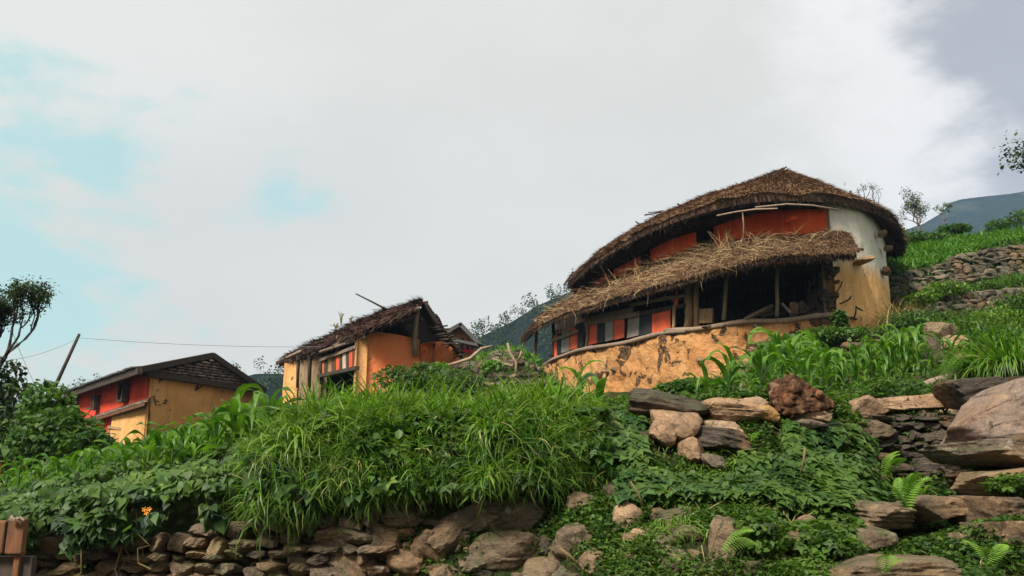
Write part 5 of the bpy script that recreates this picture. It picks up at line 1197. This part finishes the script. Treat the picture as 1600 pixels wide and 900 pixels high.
bush('yellow_weed', 'yellow green weed against the orange wall stub', [(at(690, 577, 23), .35, .22, 1.)], 700, .07, 'cornstuff', (LEAF, TRI3))
bush('yellow_weed', 'yellow green weed growing on the rubble mound', [(at(770, 572, 21), .30, .18, 1.)], 500, .07, 'cornstuff', (LEAF, TRI3))
bush('creeper_bush', 'creeper covered heap at the corner of the ochre plinth', [(at(1235, 545, 19), .75, .28, .5), (at(1285, 527, 20), .7, .25, .4), (at(1330, 530, 20), .7, .3, .4), (at(1312, 500, 21), .22, .3, .1)], 5200, .09, 'vine', (HEART, LEAFB))
bush('low_green_mat', 'dense low dark green mat of leaves in front of the ochre plinth', [(at(1055, 612, 11), .32, .13, .4), (at(1085, 606, 11), .34, .15, .4), (at(1115, 612, 11), .28, .12, .3)], 5200, .045, 'vine', (LEAFB, TRI3), stem=False)
bush('slope_shrub', 'round green shrub on the right slope below the lower retaining wall', [(at(1560, 505, 15), .55, .28, 1.)], 2200, .07, 'grass', (LEAF,))
bush('slope_shrub', 'dark shrub on the right slope left of the bright grass clump', [(at(1510, 530, 14), .5, .35, .5), (at(1545, 555, 12), .4, .3, .5)], 2600, .06, 'cover', (LEAFB, TRI3))
bush('slope_shrub', 'yellowish shrub on the ledge between the two retaining walls', [(at(1475, 452, 25.5), .7, .25, .6), (at(1440, 466, 24.6), .5, .22, .4)], 1800, .13, 'grass', (LEAF,))
bush('slope_shrub', 'bluish green shrub on the ledge right of the yellowish one', [(at(1545, 452, 26), .6, .22, .6), (at(1585, 448, 26), .5, .2, .3)], 1400, .12, 'cover', (LEAF, LEAFB))
for i_, (x, y, Yq, rx, rz, lb) in enumerate(((1500, 505, 20, .8, .35, 'dark olive shrub at the foot of the lower retaining wall'), (1430, 500, 21, .7, .3, 'dark low shrub near the ochre end wall on the right slope'), (1595, 480, 19, .7, .4, 'dark shrub at the right edge under the lower retaining wall'), (1530, 580, 10.8, .28, .14, 'small dark shrub between the log and the bright grass clump'))):
    bush('slope_shrub', lb, [(at(x, y, Yq), rx, rz, 1.)], 1500, .075 if Yq > 12 else .035, 'shrub' if i_ % 2 else 'cover', (LEAF, LEAFB))
bush('crest_bush', 'dark bush on the crest left of the bare twigs', [(at(1490, 358, 33.5), .7, .2, 1.)], 1200, .12, 'shrub')
bush('crest_bush', 'dark bush on the crest near the right edge', [(at(1560, 352, 34), .6, .3, .4), (at(1610, 340, 34), 1.0, .4, .6)], 1800, .12, 'shrub')
bush('crest_bush', 'grey green hedge behind the round tree', [(at(1420, 372, 33), .9, .25, .5), (at(1392, 362, 34), .6, .35, .5), (at(1455, 372, 33), .9, .2, .4)], 2000, .12, 'shrub')
bush('step_bush', 'bright green leafy clump left of the lowest steps', [(at(1190, 835, 4.3), .14, .12, .3), (at(1280, 830, 4.5), .17, .06, .4), (at(1290, 850, 4.3), .18, .07, .4)], 2600, .035, 'cover', (TRI3, LEAFB), stem=False)
bush('step_bush', 'dark green leafy cushion on the lichen ringed block', [(at(1590, 755, 4.65), .16, .055, 1.)], 1800, .032, 'cover', (TRI3, LEAFB), stem=False)
bush('step_bush', 'green leafy cushion hanging over the rounded grey block', [(at(1560, 825, 4.45), .16, .045, .6), (at(1590, 820, 4.45), .14, .05, .5)], 2200, .03, 'cover', (TRI3, LEAFB), stem=False)
bush('step_bush', 'dark leafy cushion behind the gully beside the long pale capstone', [(at(1470, 618, 7.6), .26, .09, 1.), (at(1500, 612, 8), .2, .1, .5)], 2400, .04, 'cover', (TRI3, LEAFB), stem=False)

# ------------------------------------------------------------------ maize
def corn_leaf_t(bend, L=1., tw=.12):
    V = []; n = 9; x = z = 0.; 
    for i in range(n + 1):
        t = i / n; w = .085 * (min(1, t * 3.5 + .35)) * (1 - t ** 2.6) + .002; a = 1.25 - bend * t ** 1.15; rp = .014 * math.sin(t * 17)
        s, c = math.sin(tw * t * 6), math.cos(tw * t * 6)
        V += [(x, -w * c, z + .35 * w + rp - w * s), (x, 0, z), (x, w * c, z + .35 * w - rp + w * s)]
        x += math.cos(a) / n; z += math.sin(a) / n
    F = []
    for i in range(n): a = i * 3; F += [(a, a + 1, a + 4, a + 3), (a + 1, a + 2, a + 5, a + 4)]
    return np.array(V) * L, np.array(F)
CL = [npmesh('leaf', *corn_leaf_t(b, 1, t), M['corn'], True) for b, t in ((2.3, .05), (2.9, -.06), (3.4, .1), (1.7, -.08), (2.6, .15), (3.1, 0))]
sm_ = MB(); sm_.tube([V3(0, 0, -.05), V3(0, 0, .35), V3(.01, 0, .7), V3(.01, .01, 1)], [.022, .018, .013, .006], 6); tmpo = sm_.build('stalk', M['corn']); STK = tmpo.data; bpy.data.objects.remove(tmpo)
def maize(base, h, seed, label, group, nl=8, wide=1., face_=None):
    rs = random.Random(seed); T = empty('maize_plant', tuple(base), label=label, cat='maize plant', group=group)
    o = obj('stalk', STK, T); o.scale = (wide, wide, h * .8); o.rotation_euler = (rs.uniform(-.08, .08), rs.uniform(-.08, .08), 0)
    az = rs.uniform(0, 6.3)
    for i in range(nl):
        t = (i + .6) / nl; l = obj('leaf', rs.choice(CL), T); l.location = (0, 0, h * .75 * t)
        az += math.pi + rs.uniform(-.7, .7); sc_ = h * rs.uniform(.55, .9) * (1 - .35 * abs(t - .55)); l.scale = (sc_, sc_ * wide, sc_ * (1 + .3 * t)); l.rotation_euler = (rs.uniform(-.15, .15), rs.uniform(-.25, .15), az)
    return T
gl_ = 'waist high maize in the field behind the bean covered wall, before the red and ochre house'
n_ = 0
for Yq, a, b_, st in ((6.5, 215, 440, 27), (6.9, 120, 450, 30), (7.5, 20, 440, 30), (8.3, -40, 430, 29), (9.3, -40, 440, 31), (10.5, -40, 440, 32), (12, -40, 430, 36)):
    for x in np.arange(a, b_, st):
        x_ = x + rng.uniform(-9, 9); Y_ = Yq + rng.uniform(-.25, .25); g_ = gp(x_, Y_)
        # taller to the right, as the field rises
        tgt = at(x_, float(np.interp(x_, [-40, 60, 200, 300, 380, 440], [732, 718, 690, 664, 626, 622])) , Y_).z
        h = max(.36, min(1.0, (tgt - g_.z) * rng.uniform(.70, 1.05))); n_ += 1
        maize(g_, h, n_, 'green maize plant in %s of the dense field before the red house' % {6.5: 'the front row', 6.9: 'the second row', 7.5: 'the third row', 8.3: 'the fourth row', 9.3: 'the fifth row', 10.5: 'the sixth row', 12: 'the farthest row'}[Yq], gl_, 9, .85)
for i_, (x_, Y_, h, lb) in enumerate(((345, 6.35, .50, 'tall maize plant arching against the ochre gable wall, left one of the tallest'), (372, 6.3, .62, 'tallest maize plant, its leaves arching over the lower edge of the ochre gable wall'), (398, 6.5, .60, 'tall maize plant with a twisted upright leaf right of the tallest one'), (424, 6.45, .62, 'tall maize plant touching the left shoulder of the grass mound'), (280, 6.3, .36, 'maize plant with a pale curled leaf below the middle of the ochre gable wall'))):
    maize(gp(x_, Y_), h, 700 + i_, lb, None, 9, .75)
g2 = 'young maize plants in the patch below the thatched house'
for Yq, a, b_, st in ((11.3, 1190, 1450, 24), (12.2, 1180, 1460, 20), (13.2, 1200, 1470, 21), (14.3, 1190, 1470, 23), (15.5, 1200, 1470, 25)):
    for x in np.arange(a, b_, st):
        x_ = x + rng.uniform(-7, 7); Y_ = Yq + rng.uniform(-.3, .3); g_ = gp(x_, Y_)
        tgt = at(x_, float(np.interp(x_, [1180, 1215, 1260, 1330, 1380, 1405, 1440, 1470], [580, 530, 540, 552, 540, 512, 520, 545])), Y_).z
        h = max(.6, (tgt - g_.z) * rng.uniform(.80, 1.10)); n_ += 1
        maize(g_, h, n_, 'young upright maize plant in %s of the patch behind the rotten stump' % {11.3: 'the front row', 12.2: 'the second row', 13.2: 'the third row', 14.3: 'the fourth row', 15.5: 'the back row'}[Yq], g2, 10, .85)
for x_, Y_, h in ((1090, 9.5, .42), (1105, 9.2, .45), (1122, 9.6, .5), (1138, 9.3, .6), (1150, 9.7, .62), (1170, 9.4, .5), (1188, 9.0, .6), (1205, 9.4, .62), (1196, 9.9, .6), (1112, 10, .4), (1240, 9.6, .5), (1262, 9.2, .45), (1285, 9.4, .5), (1480, 10.5, .45), (1492, 10.3, .4)):
    n_ += 1; maize(gp(x_, Y_), h * 1.15, n_, 'small maize seedling on the terrace just behind the row of boulders', 'maize seedlings behind the boulders', 7, .9)
n_ += 1
for i_, (x_, Y_, h) in enumerate(((905, 6.6, .52), (935, 6.9, .38), (860, 7.2, .40))):
    maize(gp(x_, Y_), h, 900 + i_, ('broad leaved maize plant at the right end of the tall grass', 'small maize plant with one folded leaf between the tall grass and the long dark boulder', 'maize plant standing in the tall grass below the left end of the awning')[i_], None, 5, 1.7)
# crop rows on the crest terraces, too small to tell plants apart
def stuffblades(name, label, pxr, Yr, n, L, w, mt, temps=None, zoff=0., tintm=.5, up=None, mask=None, az=None, tilt=(-.35, .5)):
    px = U(*pxr, n * 2); Y = U(*Yr, n * 2) if Yr[1] - Yr[0] < 4 else np.sqrt(U(Yr[0] ** 2, Yr[1] ** 2, n * 2))
    if mask is not None:
        k = mask(px, Y); px, Y = px[k], Y[k]
    px, Y = px[:n], Y[:n]; n = len(px); z = ground(px, Y) + zoff; P = np.stack([Y * (px - 800) / FPX, Y, z], 1)
    A = U(0, 6.3, n) if az is None else rng.normal(az, 1.0, n); Ls = U(*L, n); Wd = U(*w, n)
    return scatter(name, temps or GRASS, P, rotm(A, U(*tilt, n), rng.normal(0, .2, n)), np.stack([Ls, Wd, Ls], 1), M[mt], np.clip(rng.normal(tintm, .25, n), 0, 1), kind='stuff', label=label)
stuffblades('crest_crop', 'bright green young crop in rows on the crest terrace', (1385, 1700), (28.8, 33.8), 9000, (.25, .55), (.04, .08), 'cornstuff', tintm=.25)
stuffblades('mound_crop', 'bright green crop on top of the rubble mound', (735, 835), (26, 30), 1300, (.3, .7), (.05, .09), 'cornstuff')
stuffblades('slope_grass', 'rough grass and weeds on the right slope between the retaining walls', (1385, 1700), (11, 28.3), 20000, (.15, .5), (.02, .05), 'grass', tintm=.25, mask=lambda x, y: ((y < 24.6) | ((y > 25.6) & (y < 27.6))) & (vn(np.stack([x * y / 1280, y, y * 0], 1) * 1.1, 5) > -.35))
stuffblades('terrace_grass', 'short grass and weeds on the terrace below the thatched house', (880, 1500), (6.3, 21), 13000, (.06, .18), (.012, .03), 'grass', tintm=.18)
stuffblades('field_weeds', 'low weeds on the ground between the houses', (-200, 900), (7, 28), 16000, (.15, .45), (.02, .05), 'grass')
stuffblades('wall_weeds', 'weeds rooted in the joints of the terrace walls on the right slope', (1370, 1700), (24.9, 25.4), 1500, (.12, .4), (.03, .06), 'grass', tintm=.2, tilt=(.2, 1.2), az=-1.57)
stuffblades('wall_weeds', 'weeds rooted in the joints of the upper terrace wall', (1370, 1700), (27.9, 28.5), 2200, (.12, .4), (.03, .06), 'grass', tintm=.2, tilt=(.2, 1.2), az=-1.57)
stuffblades('dry_stalks', 'dry brown stalks against the right slope beside the end wall', (1392, 1445), (22, 25), 900, (.5, 1.1), (.02, .04), 'dryleaf')
stuffblades('plinth_weeds', 'brown and green weeds along the foot of the ochre plinth', (860, 1150), (21, 24), 2200, (.12, .32), (.02, .05), 'grass', tintm=.4)

stuffblades('side_grass', 'rough grass on the slope beyond the right edge', (1650, 2400), (3.6, 27), 12000, (.12, .4), (.015, .04), 'grass', tintm=.3)
stuffblades('side_grass', 'rough grass on the terrace beyond the left edge', (-900, -110), (5.3, 16), 8000, (.12, .4), (.015, .03), 'grass', tintm=.4)
# ------------------------------------------------------------------ the tall grass mound
def grass_mound():
    nc = 1250; px = U(430, 945, nc); Yf = np.interp(px, TK, TY[:, 2]); Yl = np.interp(px, TK, TY[:, 3]); t = rng.random(nc)
    fc = t < .6; Y = np.where(fc, Yf + (Yl - Yf) * U(.02, 1., nc), Yl + U(0, 1.5, nc))
    keep = ~((px > 880) & (rng.random(nc) < (px - 880) / 80)) & ~((px < 480) & (rng.random(nc) < (480 - px) / 60)) & (vn(np.stack([px / 45, Y * 3, Y * 0], 1), 3) > -.38)
    px, Y, fc = px[keep], Y[keep], fc[keep]; nc = len(px); z = ground(px, Y); out = U(0, .34, nc) * fc * (.7 + .6 * vn(np.stack([px / 40, Y * 2, Y * 0], 1), 6))
    cx = np.stack([Y * (px - 800) / FPX, Y - np.maximum(out, 0), z + out * .15], 1); hump = np.interp(px, [430, 480, 540, 640, 740, 800, 860, 900, 945], [.9, 1.1, 1.1, 1.0, .85, 1.0, 1.2, 1.05, .55])
    hump = hump * (1 + .48 * vn(np.stack([px / 34, px * 0, px * 0 + 3], 1), 2)); ct = rng.normal(.42, .26, nc); cl_ = U(.13, .34, nc) * hump; caz = np.where(fc, rng.normal(-1.57, .55, nc), U(0, 6.3, nc)); cw = rng.choice([.0035, .006, .009, .013], nc); ctl = np.where(fc, U(-.1, .6, nc), U(-.3, .2, nc))
    i = rng.integers(0, nc, 60000); n = len(i); r = np.abs(rng.normal(0, .045, n)); a = U(0, 6.3, n); P = cx[i] + np.stack([r * np.cos(a), r * np.sin(a), rng.normal(0, .02, n)], 1)
    A = caz[i] + rng.normal(0, 1.0, n); L = cl_[i] * U(.6, 1.3, n); tt = np.clip(ct[i] + rng.normal(0, .17, n), 0, .93); dry = rng.random(n) < .045; tt[dry] = 1.
    scatter('tall_grass', GRASS, P, rotm(A, ctl[i] + rng.normal(0, .28, n), rng.normal(0, .5, n)), np.stack([L, cw[i] * U(.7, 1.4, n), L], 1), M['grass'], tt, kind='stuff', label='dense tall green grass spilling over the middle of the bank')
    # broad small leaves growing between the grass
    n = 22000; px = U(430, 940, n); Y = np.interp(px, TK, TY[:, 2]) + U(0, .8, n); P = np.stack([Y * (px - 800) / FPX, Y - U(0, .36, n), ground(px, Y)], 1); k = fbm(P, 3.0, 2, 71) > .02; P = P[k]; n = len(P)
    scatter('weeds_in_grass', [HEART, LEAFB, TRI3], P + np.array([0, 0, .08]), rotm(U(0, 6.3, n), U(-.1, 1.1, n), rng.normal(0, .5, n)), U(.025, .075, n), M['vine'], kind='stuff', label='small broad leaved weeds between the tall grass')
    # upright fresh shoots along the skyline
    n = 1800; px = U(450, 930, n); Y = np.interp(px, TK, TY[:, 3]) + U(.0, .9, n); z = ground(px, Y); P = np.stack([Y * (px - 800) / FPX, Y, z], 1); L = U(.28, .54, n) * np.interp(px, [425, 520, 740, 870, 930], [1.0, 1.1, .85, 1.15, .7]); 
    scatter('grass_shoots', GRASS[:2] + GRASS[3:4], P, rotm(U(0, 6.3, n), U(-.3, .3, n), rng.normal(0, .2, n)), np.stack([L, U(.012, .022, n), L], 1), M['grass'], np.clip(rng.normal(.7, .15, n), 0, .95), kind='stuff', label='broader bright grass shoots standing up along the top of the bank')
grass_mound()
def clump(name, label, px, Y, rad, n, L, w, mt='grass', tintm=.6, cat='grass clump'):
    g_ = gp(px, Y); a = U(0, 6.3, n); r = rad * np.sqrt(rng.random(n)); x = g_.x + r * np.cos(a); y = Y + r * np.sin(a); z = ground(800 + FPX * x / y, y)
    T = empty(name, tuple(g_), label=label, cat=cat); Ls = U(*L, n)
    scatter('blades', GRASS, np.stack([x, y, z], 1), rotm(a, U(-.1, .4, n), rng.normal(0, .2, n)), np.stack([Ls, U(*w, n), Ls], 1), M[mt], np.clip(rng.normal(tintm, .18, n), 0, 1), T)
clump('grass_clump', 'bright tall grass clump above the huge slanting boulder', 1585, 9.3, .42, 1300, (.4, .75), (.014, .026))
clump('grass_clump', 'bright grass tuft growing beside the steps under the lichen ringed block', 1490, 4.9, .12, 420, (.08, .2), (.006, .01))
clump('grass_clump', 'dry brown grass tuft hanging at the right end of the tall grass', 868, 5.25, .07, 160, (.12, .25), (.006, .01), 'dryleaf', .5)
# ------------------------------------------------------------------ creepers with heart-shaped leaves
HM = [npmesh('leaf', HEART[0] * np.array([1, w, 1]), HEART[1], M['vineobj'], True) for w in (1., .85, 1.12)]
def creeper(name, label, surf, n, size, nobj, cat='creeper', wh=None, big=None, lm='vine', temps=None, spread=.38):
    """surf(n)-> points, outward normals; leaves hang facing outward and up like roof tiles"""
    P, Nn = surf(n); tn = fbm(P, 2.2, 3, 77); depth_ = rng.random(len(P)) ** 1.5 * .16; P = P - Nn * depth_[:, None]; n = len(P)
    dn = np.stack([rng.normal(0, .45, n), rng.normal(-.35, .25, n), rng.normal(-.75, .3, n)], 1)
    z = Nn + np.array([0, -.15, .55]) + rng.normal(0, spread, (n, 3)); z /= np.linalg.norm(z, axis=1)[:, None]
    dn = dn - z * (dn * z).sum(1)[:, None]; Rm = frames(dn, z); sz = U(*size, n)
    T = empty(name, tuple(P.mean(0)), label=label, cat=cat); front = np.argsort(depth_ - sz * .8)[:nobj]; rest = np.ones(n, bool); rest[front] = False
    scatter('leaf_mass', temps or [HEART], P[rest], Rm[rest], sz[rest], M[lm], np.clip(rng.normal(.42, .2, n) + tn * 1.1, 0, 1)[rest], T, kind='stuff')
    o_ = np.array(T.location)
    for q in front:
        l = bpy.data.objects.new('leaf', HM[q % 3]); C.objects.link(l); l.parent = T
        mt_ = Matrix(Rm[q].tolist()).to_4x4(); l.rotation_euler = mt_.to_euler(); l.location = P[q] - o_; l.scale = (sz[q] * 1.12,) * 3
    m = MB(); k = rng.integers(0, n, 26)
    for q in k:
        a = Vector(P[q]) - Vector(Nn[q]) * .04; pts = [a]
        for _ in range(5): a = a + V3(rng.normal(0, .05), rng.normal(0, .01), -abs(rng.normal(.05, .03))); pts.append(a)
        m.tube(pts, .004, 4)
    m.build('runner', M['dryleaf'], T, kind='stuff')
    return T
def bean_surf(n):
    px = U(-120, 500, n); t = rng.random(n)
    topz = np.interp(px, [-120, 0, 100, 300, 400, 450, 500], [1.30, 1.36, 1.46, 1.62, 1.78, 1.88, 1.75]); botz = np.interp(px, [-120, 0, 60, 150, 250, 350, 430, 500], [.92, 1.02, 1.06, 1.12, 1.20, 1.24, 1.22, 1.25])
    th = t * 2.3; Y = 5.75 - .78 * np.sin(th) ** .8 + .75 * np.clip(1 - th / 1.2, 0, 1); z = botz + (topz - botz) * (.5 + .5 * np.cos(np.minimum(th * 1.36, math.pi)))
    P = np.stack([Y * (px - 800) / FPX, Y, z], 1); w = fbm(P, 2.4, 3, 31); w2 = fbm(P, 7, 2, 37); P[:, 1] -= w * .30 + w2 * .08; P[:, 2] += w * .10 + w2 * .05
    keep = (vn(P * 6, 44) > -.45 + .3 * (t > .5)) & (w + w2 * .6 > -.40 + .22 * (t > .45)); N_ = np.stack([rng.normal(0, .2, n), -np.sin(th) - .3, np.cos(th) + .1], 1); N_ /= np.linalg.norm(N_, axis=1)[:, None]; return P[keep], N_[keep]
creeper('bean_vine', 'bean vine with dark heart shaped leaves hanging over the low stone wall at the left', bean_surf, 16000, (.030, .072), 300, spread=.6)
def bank_surf(regs):
    def f(n):
        P = []; 
        px = []; Y = []
        for (x0, x1, y0, y1, w) in regs:
            k = int(n * w); px.append(U(x0, x1, k)); Y.append(U(y0, y1, k))
        px, Y = np.concatenate(px), np.concatenate(Y); z = ground(px, Y); e = .05
        gx = (ground(px + 6, Y) - ground(px - 6, Y)) / (12 * Y / FPX); gy = (ground(px, Y + e) - ground(px, Y - e)) / (2 * e)
        N_ = np.stack([-gx, -gy, np.ones_like(gx)], 1); N_ /= np.linalg.norm(N_, axis=1)[:, None]; P = np.stack([Y * (px - 800) / FPX, Y, z], 1)
        w = fbm(P, 3, 3, 12); P = P + N_ * (.13 + .07 * w)[:, None]; k = vn(P * 3.5, 9) > -.62; return P[k], N_[k]
    return f
creeper('heart_leaf_vine', 'vine with pale green heart shaped leaves covering the bank under the rotten root stump', bank_surf([(1210, 1370, 5.25, 6.0, .62), (1200, 1350, 4.9, 5.4, .22), (1140, 1225, 5.0, 5.5, .16)]), 8000, (.038, .068), 300)
creeper('heart_leaf_vine', 'vine with pale green heart shaped leaves below and left of the boulder heap', bank_surf([(930, 1000, 5.35, 5.9, .3), (960, 1180, 4.95, 5.32, .7)]), 4600, (.036, .066), 220)
# ------------------------------------------------------------------ small-leaved ground cover
def cover(name, label, pxr, Yr, n, size, thr, seed, mt='cover', temps=(TRI3, LEAFB), lift=.05, f=2.6):
    px = U(*pxr, n); Y = np.sqrt(U(Yr[0] ** 2, Yr[1] ** 2, n)); z = ground(px, Y); P = np.stack([Y * (px - 800) / FPX, Y, z], 1)
    w = fbm(P, f, 3, seed); k = w > thr; P, w = P[k], w[k]; n = len(P); P[:, 2] += (w - thr) * lift * 2 + rng.random(n) * lift; P[:, 1] -= rng.random(n) * .05
    scatter(name, list(temps), P, rotm(U(0, 6.3, n), U(-.2, 1.0, n), rng.normal(0, .4, n)), U(*size, n), M[mt], np.clip(rng.normal(.45, .22, n) + w * .3, 0, 1), kind='stuff', label=label)
cover('ground_cover', 'tiny leaved green ground cover over the collapsed bank', (640, 1330), (3.3, 6.1), 75000, (.012, .032), .03, 51, lift=.05)
cover('ground_cover', 'tiny leaved green ground cover between the stone steps', (1300, 1660), (3.3, 6.3), 42000, (.014, .036), -.08, 52, lift=.06)
cover('near_weeds', 'leafy weeds on the mud at the very bottom of the picture', (700, 1330), (3.3, 4.35), 20000, (.012, .030), -.16, 57, lift=.04)
cover('wall_weeds', 'small dark weeds rooted in the low stone wall', (40, 900), (4.9, 5.35), 26000, (.014, .03), .02, 53, lift=.04, f=3.2)
cover('bank_grass', 'short hanging grass on the bank right of the tall grass', (880, 1150), (4.6, 6.2), 6000, (.05, .13), .0, 54, 'grass', tuple(blade_t(b, 4, .08, 1.2) for b in (2, 2.8)), .02)
cover('terrace_lip_weeds', 'weeds along the lip of the bank behind the boulders', (880, 1480), (6.0, 7.2), 16000, (.02, .05), -.25, 55, lift=.12)
cover('gully_grass', 'short grass between the stone steps', (1300, 1560), (4.0, 6.2), 3500, (.05, .12), .05, 56, 'grass', tuple(blade_t(b, 4, .08, 1.3) for b in (1.5, 2.4)), .02)
cover('pale_weeds', 'paler small leaved weeds sprawling at the foot of the bean vine at the left', (-80, 330), (4.95, 5.4), 9000, (.018, .038), .02, 61, 'cornstuff', (TRI3, LEAFB), .12, 2.2)
def litter(name, label, pxr, Yr, n, L, seed):
    px = U(*pxr, n); Y = U(*Yr, n); P = np.stack([Y * (px - 800) / FPX, Y, ground(px, Y) + U(.01, .07, n)], 1); Ls = U(*L, n)
    scatter(name, STRAW, P, rotm(U(0, 6.3, n), U(-.6, .9, n), rng.normal(0, .5, n)), np.stack([Ls, U(.003, .007, n), Ls], 1), M['dryleaf'], kind='stuff', label=label)
litter('dead_stems', 'dead brown stems and bits of straw on the collapsed bank', (560, 1330), (3.9, 5.9), 1500, (.04, .18), 1)
litter('dead_stems', 'dead brown stems and straw lying between the stone steps', (1300, 1640), (3.6, 6.3), 800, (.03, .14), 2)
litter('dead_stems', 'brown rootlets hanging over the low stone wall', (60, 620), (5.0, 5.3), 700, (.05, .18), 3)
# ferns
FR = npmesh('frond', *FROND, M['fern'])
def fern(px, py, Y, L, n, label, spread=1.6, az0=-1.57, seed=1, up=.2):
    rs = random.Random(seed); c = at(px, py, Y); T = empty('fern', tuple(c), label=label, cat='fern')
    for i in range(n):
        o = obj('frond', FR, T); s_ = L * rs.uniform(.75, 1.1); o.scale = (s_, s_ * .9, s_); o.rotation_euler = (rs.uniform(-.5, .5), -up - rs.uniform(0, .5), az0 + (i / max(n - 1, 1) - .5) * spread * 2 + rs.uniform(-.15, .15))
fern(1418, 800, 4.75, .24, 7, 'bright yellow green fern standing between the two middle steps', 2.6, -1.2, 3, .6)
fern(1380, 748, 5.3, .25, 3, 'bright fern frond arching out of the vine left of the gully', .8, -.2, 4, .3)
fern(1124, 862, 4.05, .20, 2, 'single yellow green fern frond in front of the tall brown stone', .3, 0.0, 5, .0)
fern(1380, 898, 3.7, .16, 3, 'small fern in front of the wide lowest step', 1.2, -.5, 6, .2)
fern(1545, 885, 4.0, .18, 4, 'pale fern at the foot of the mossy corner block', 2., -1.5, 7, .4)
fern(1175, 690, 5.35, .12, 3, 'tiny yellowish fern among the heart leaves under the boulder heap', 1.2, -.3, 8, .1)
fern(1440, 775, 5.2, .14, 6, 'flat rosette fern behind the mossy middle step', 3.0, -1.5, 9, .1)
# orange flower in the bean leaves
def flower():
    c = at(229, 797, 4.85); T = empty('flower', tuple(c), label='small orange flower among the bean leaves above the low wall', cat='flower')
    for x, y in ((-.012, .004), (.016, .006), (0, -.014)):
        m = MB(); 
        for k in range(5):
            a = k * 1.257; p = c + V3(x, 0, y); q = [p, p + V3(math.cos(a - .4) * .011, -.006, math.sin(a - .4) * .011), p + V3(math.cos(a) * .017, -.004, math.sin(a) * .017), p + V3(math.cos(a + .4) * .011, -.006, math.sin(a + .4) * .011)]; m.add(q, [(0, 1, 2, 3)])
        m.build('petal', M['flower'], T)
flower()
# pale broken stalks on the bank
m = MB()
for (x0, y0, x1, y1, Yq) in ((874, 857, 906, 886, 4.1), (885, 712, 896, 770, 5.1), (1258, 700, 1250, 740, 5.2), (1004, 790, 985, 752, 4.7)):
    m = MB(); m.tube([at(x0, y0, Yq), at((x0 + x1) / 2 + 2, (y0 + y1) / 2 - 2, Yq), at(x1, y1, Yq)], [.009, .008, .005], 5, .2)
    m.build('dry_stalk', M['dryleaf'], None, True, label={874: 'thick pale broken stalk lying low on the bank under the grass mound', 885: 'dry stalk hanging from the right end of the tall grass', 1258: 'thin dry stalk dangling in the vine under the stump', 1004: 'thin brown twig standing over the ground cover of the bank'}[x0], cat='stalk')
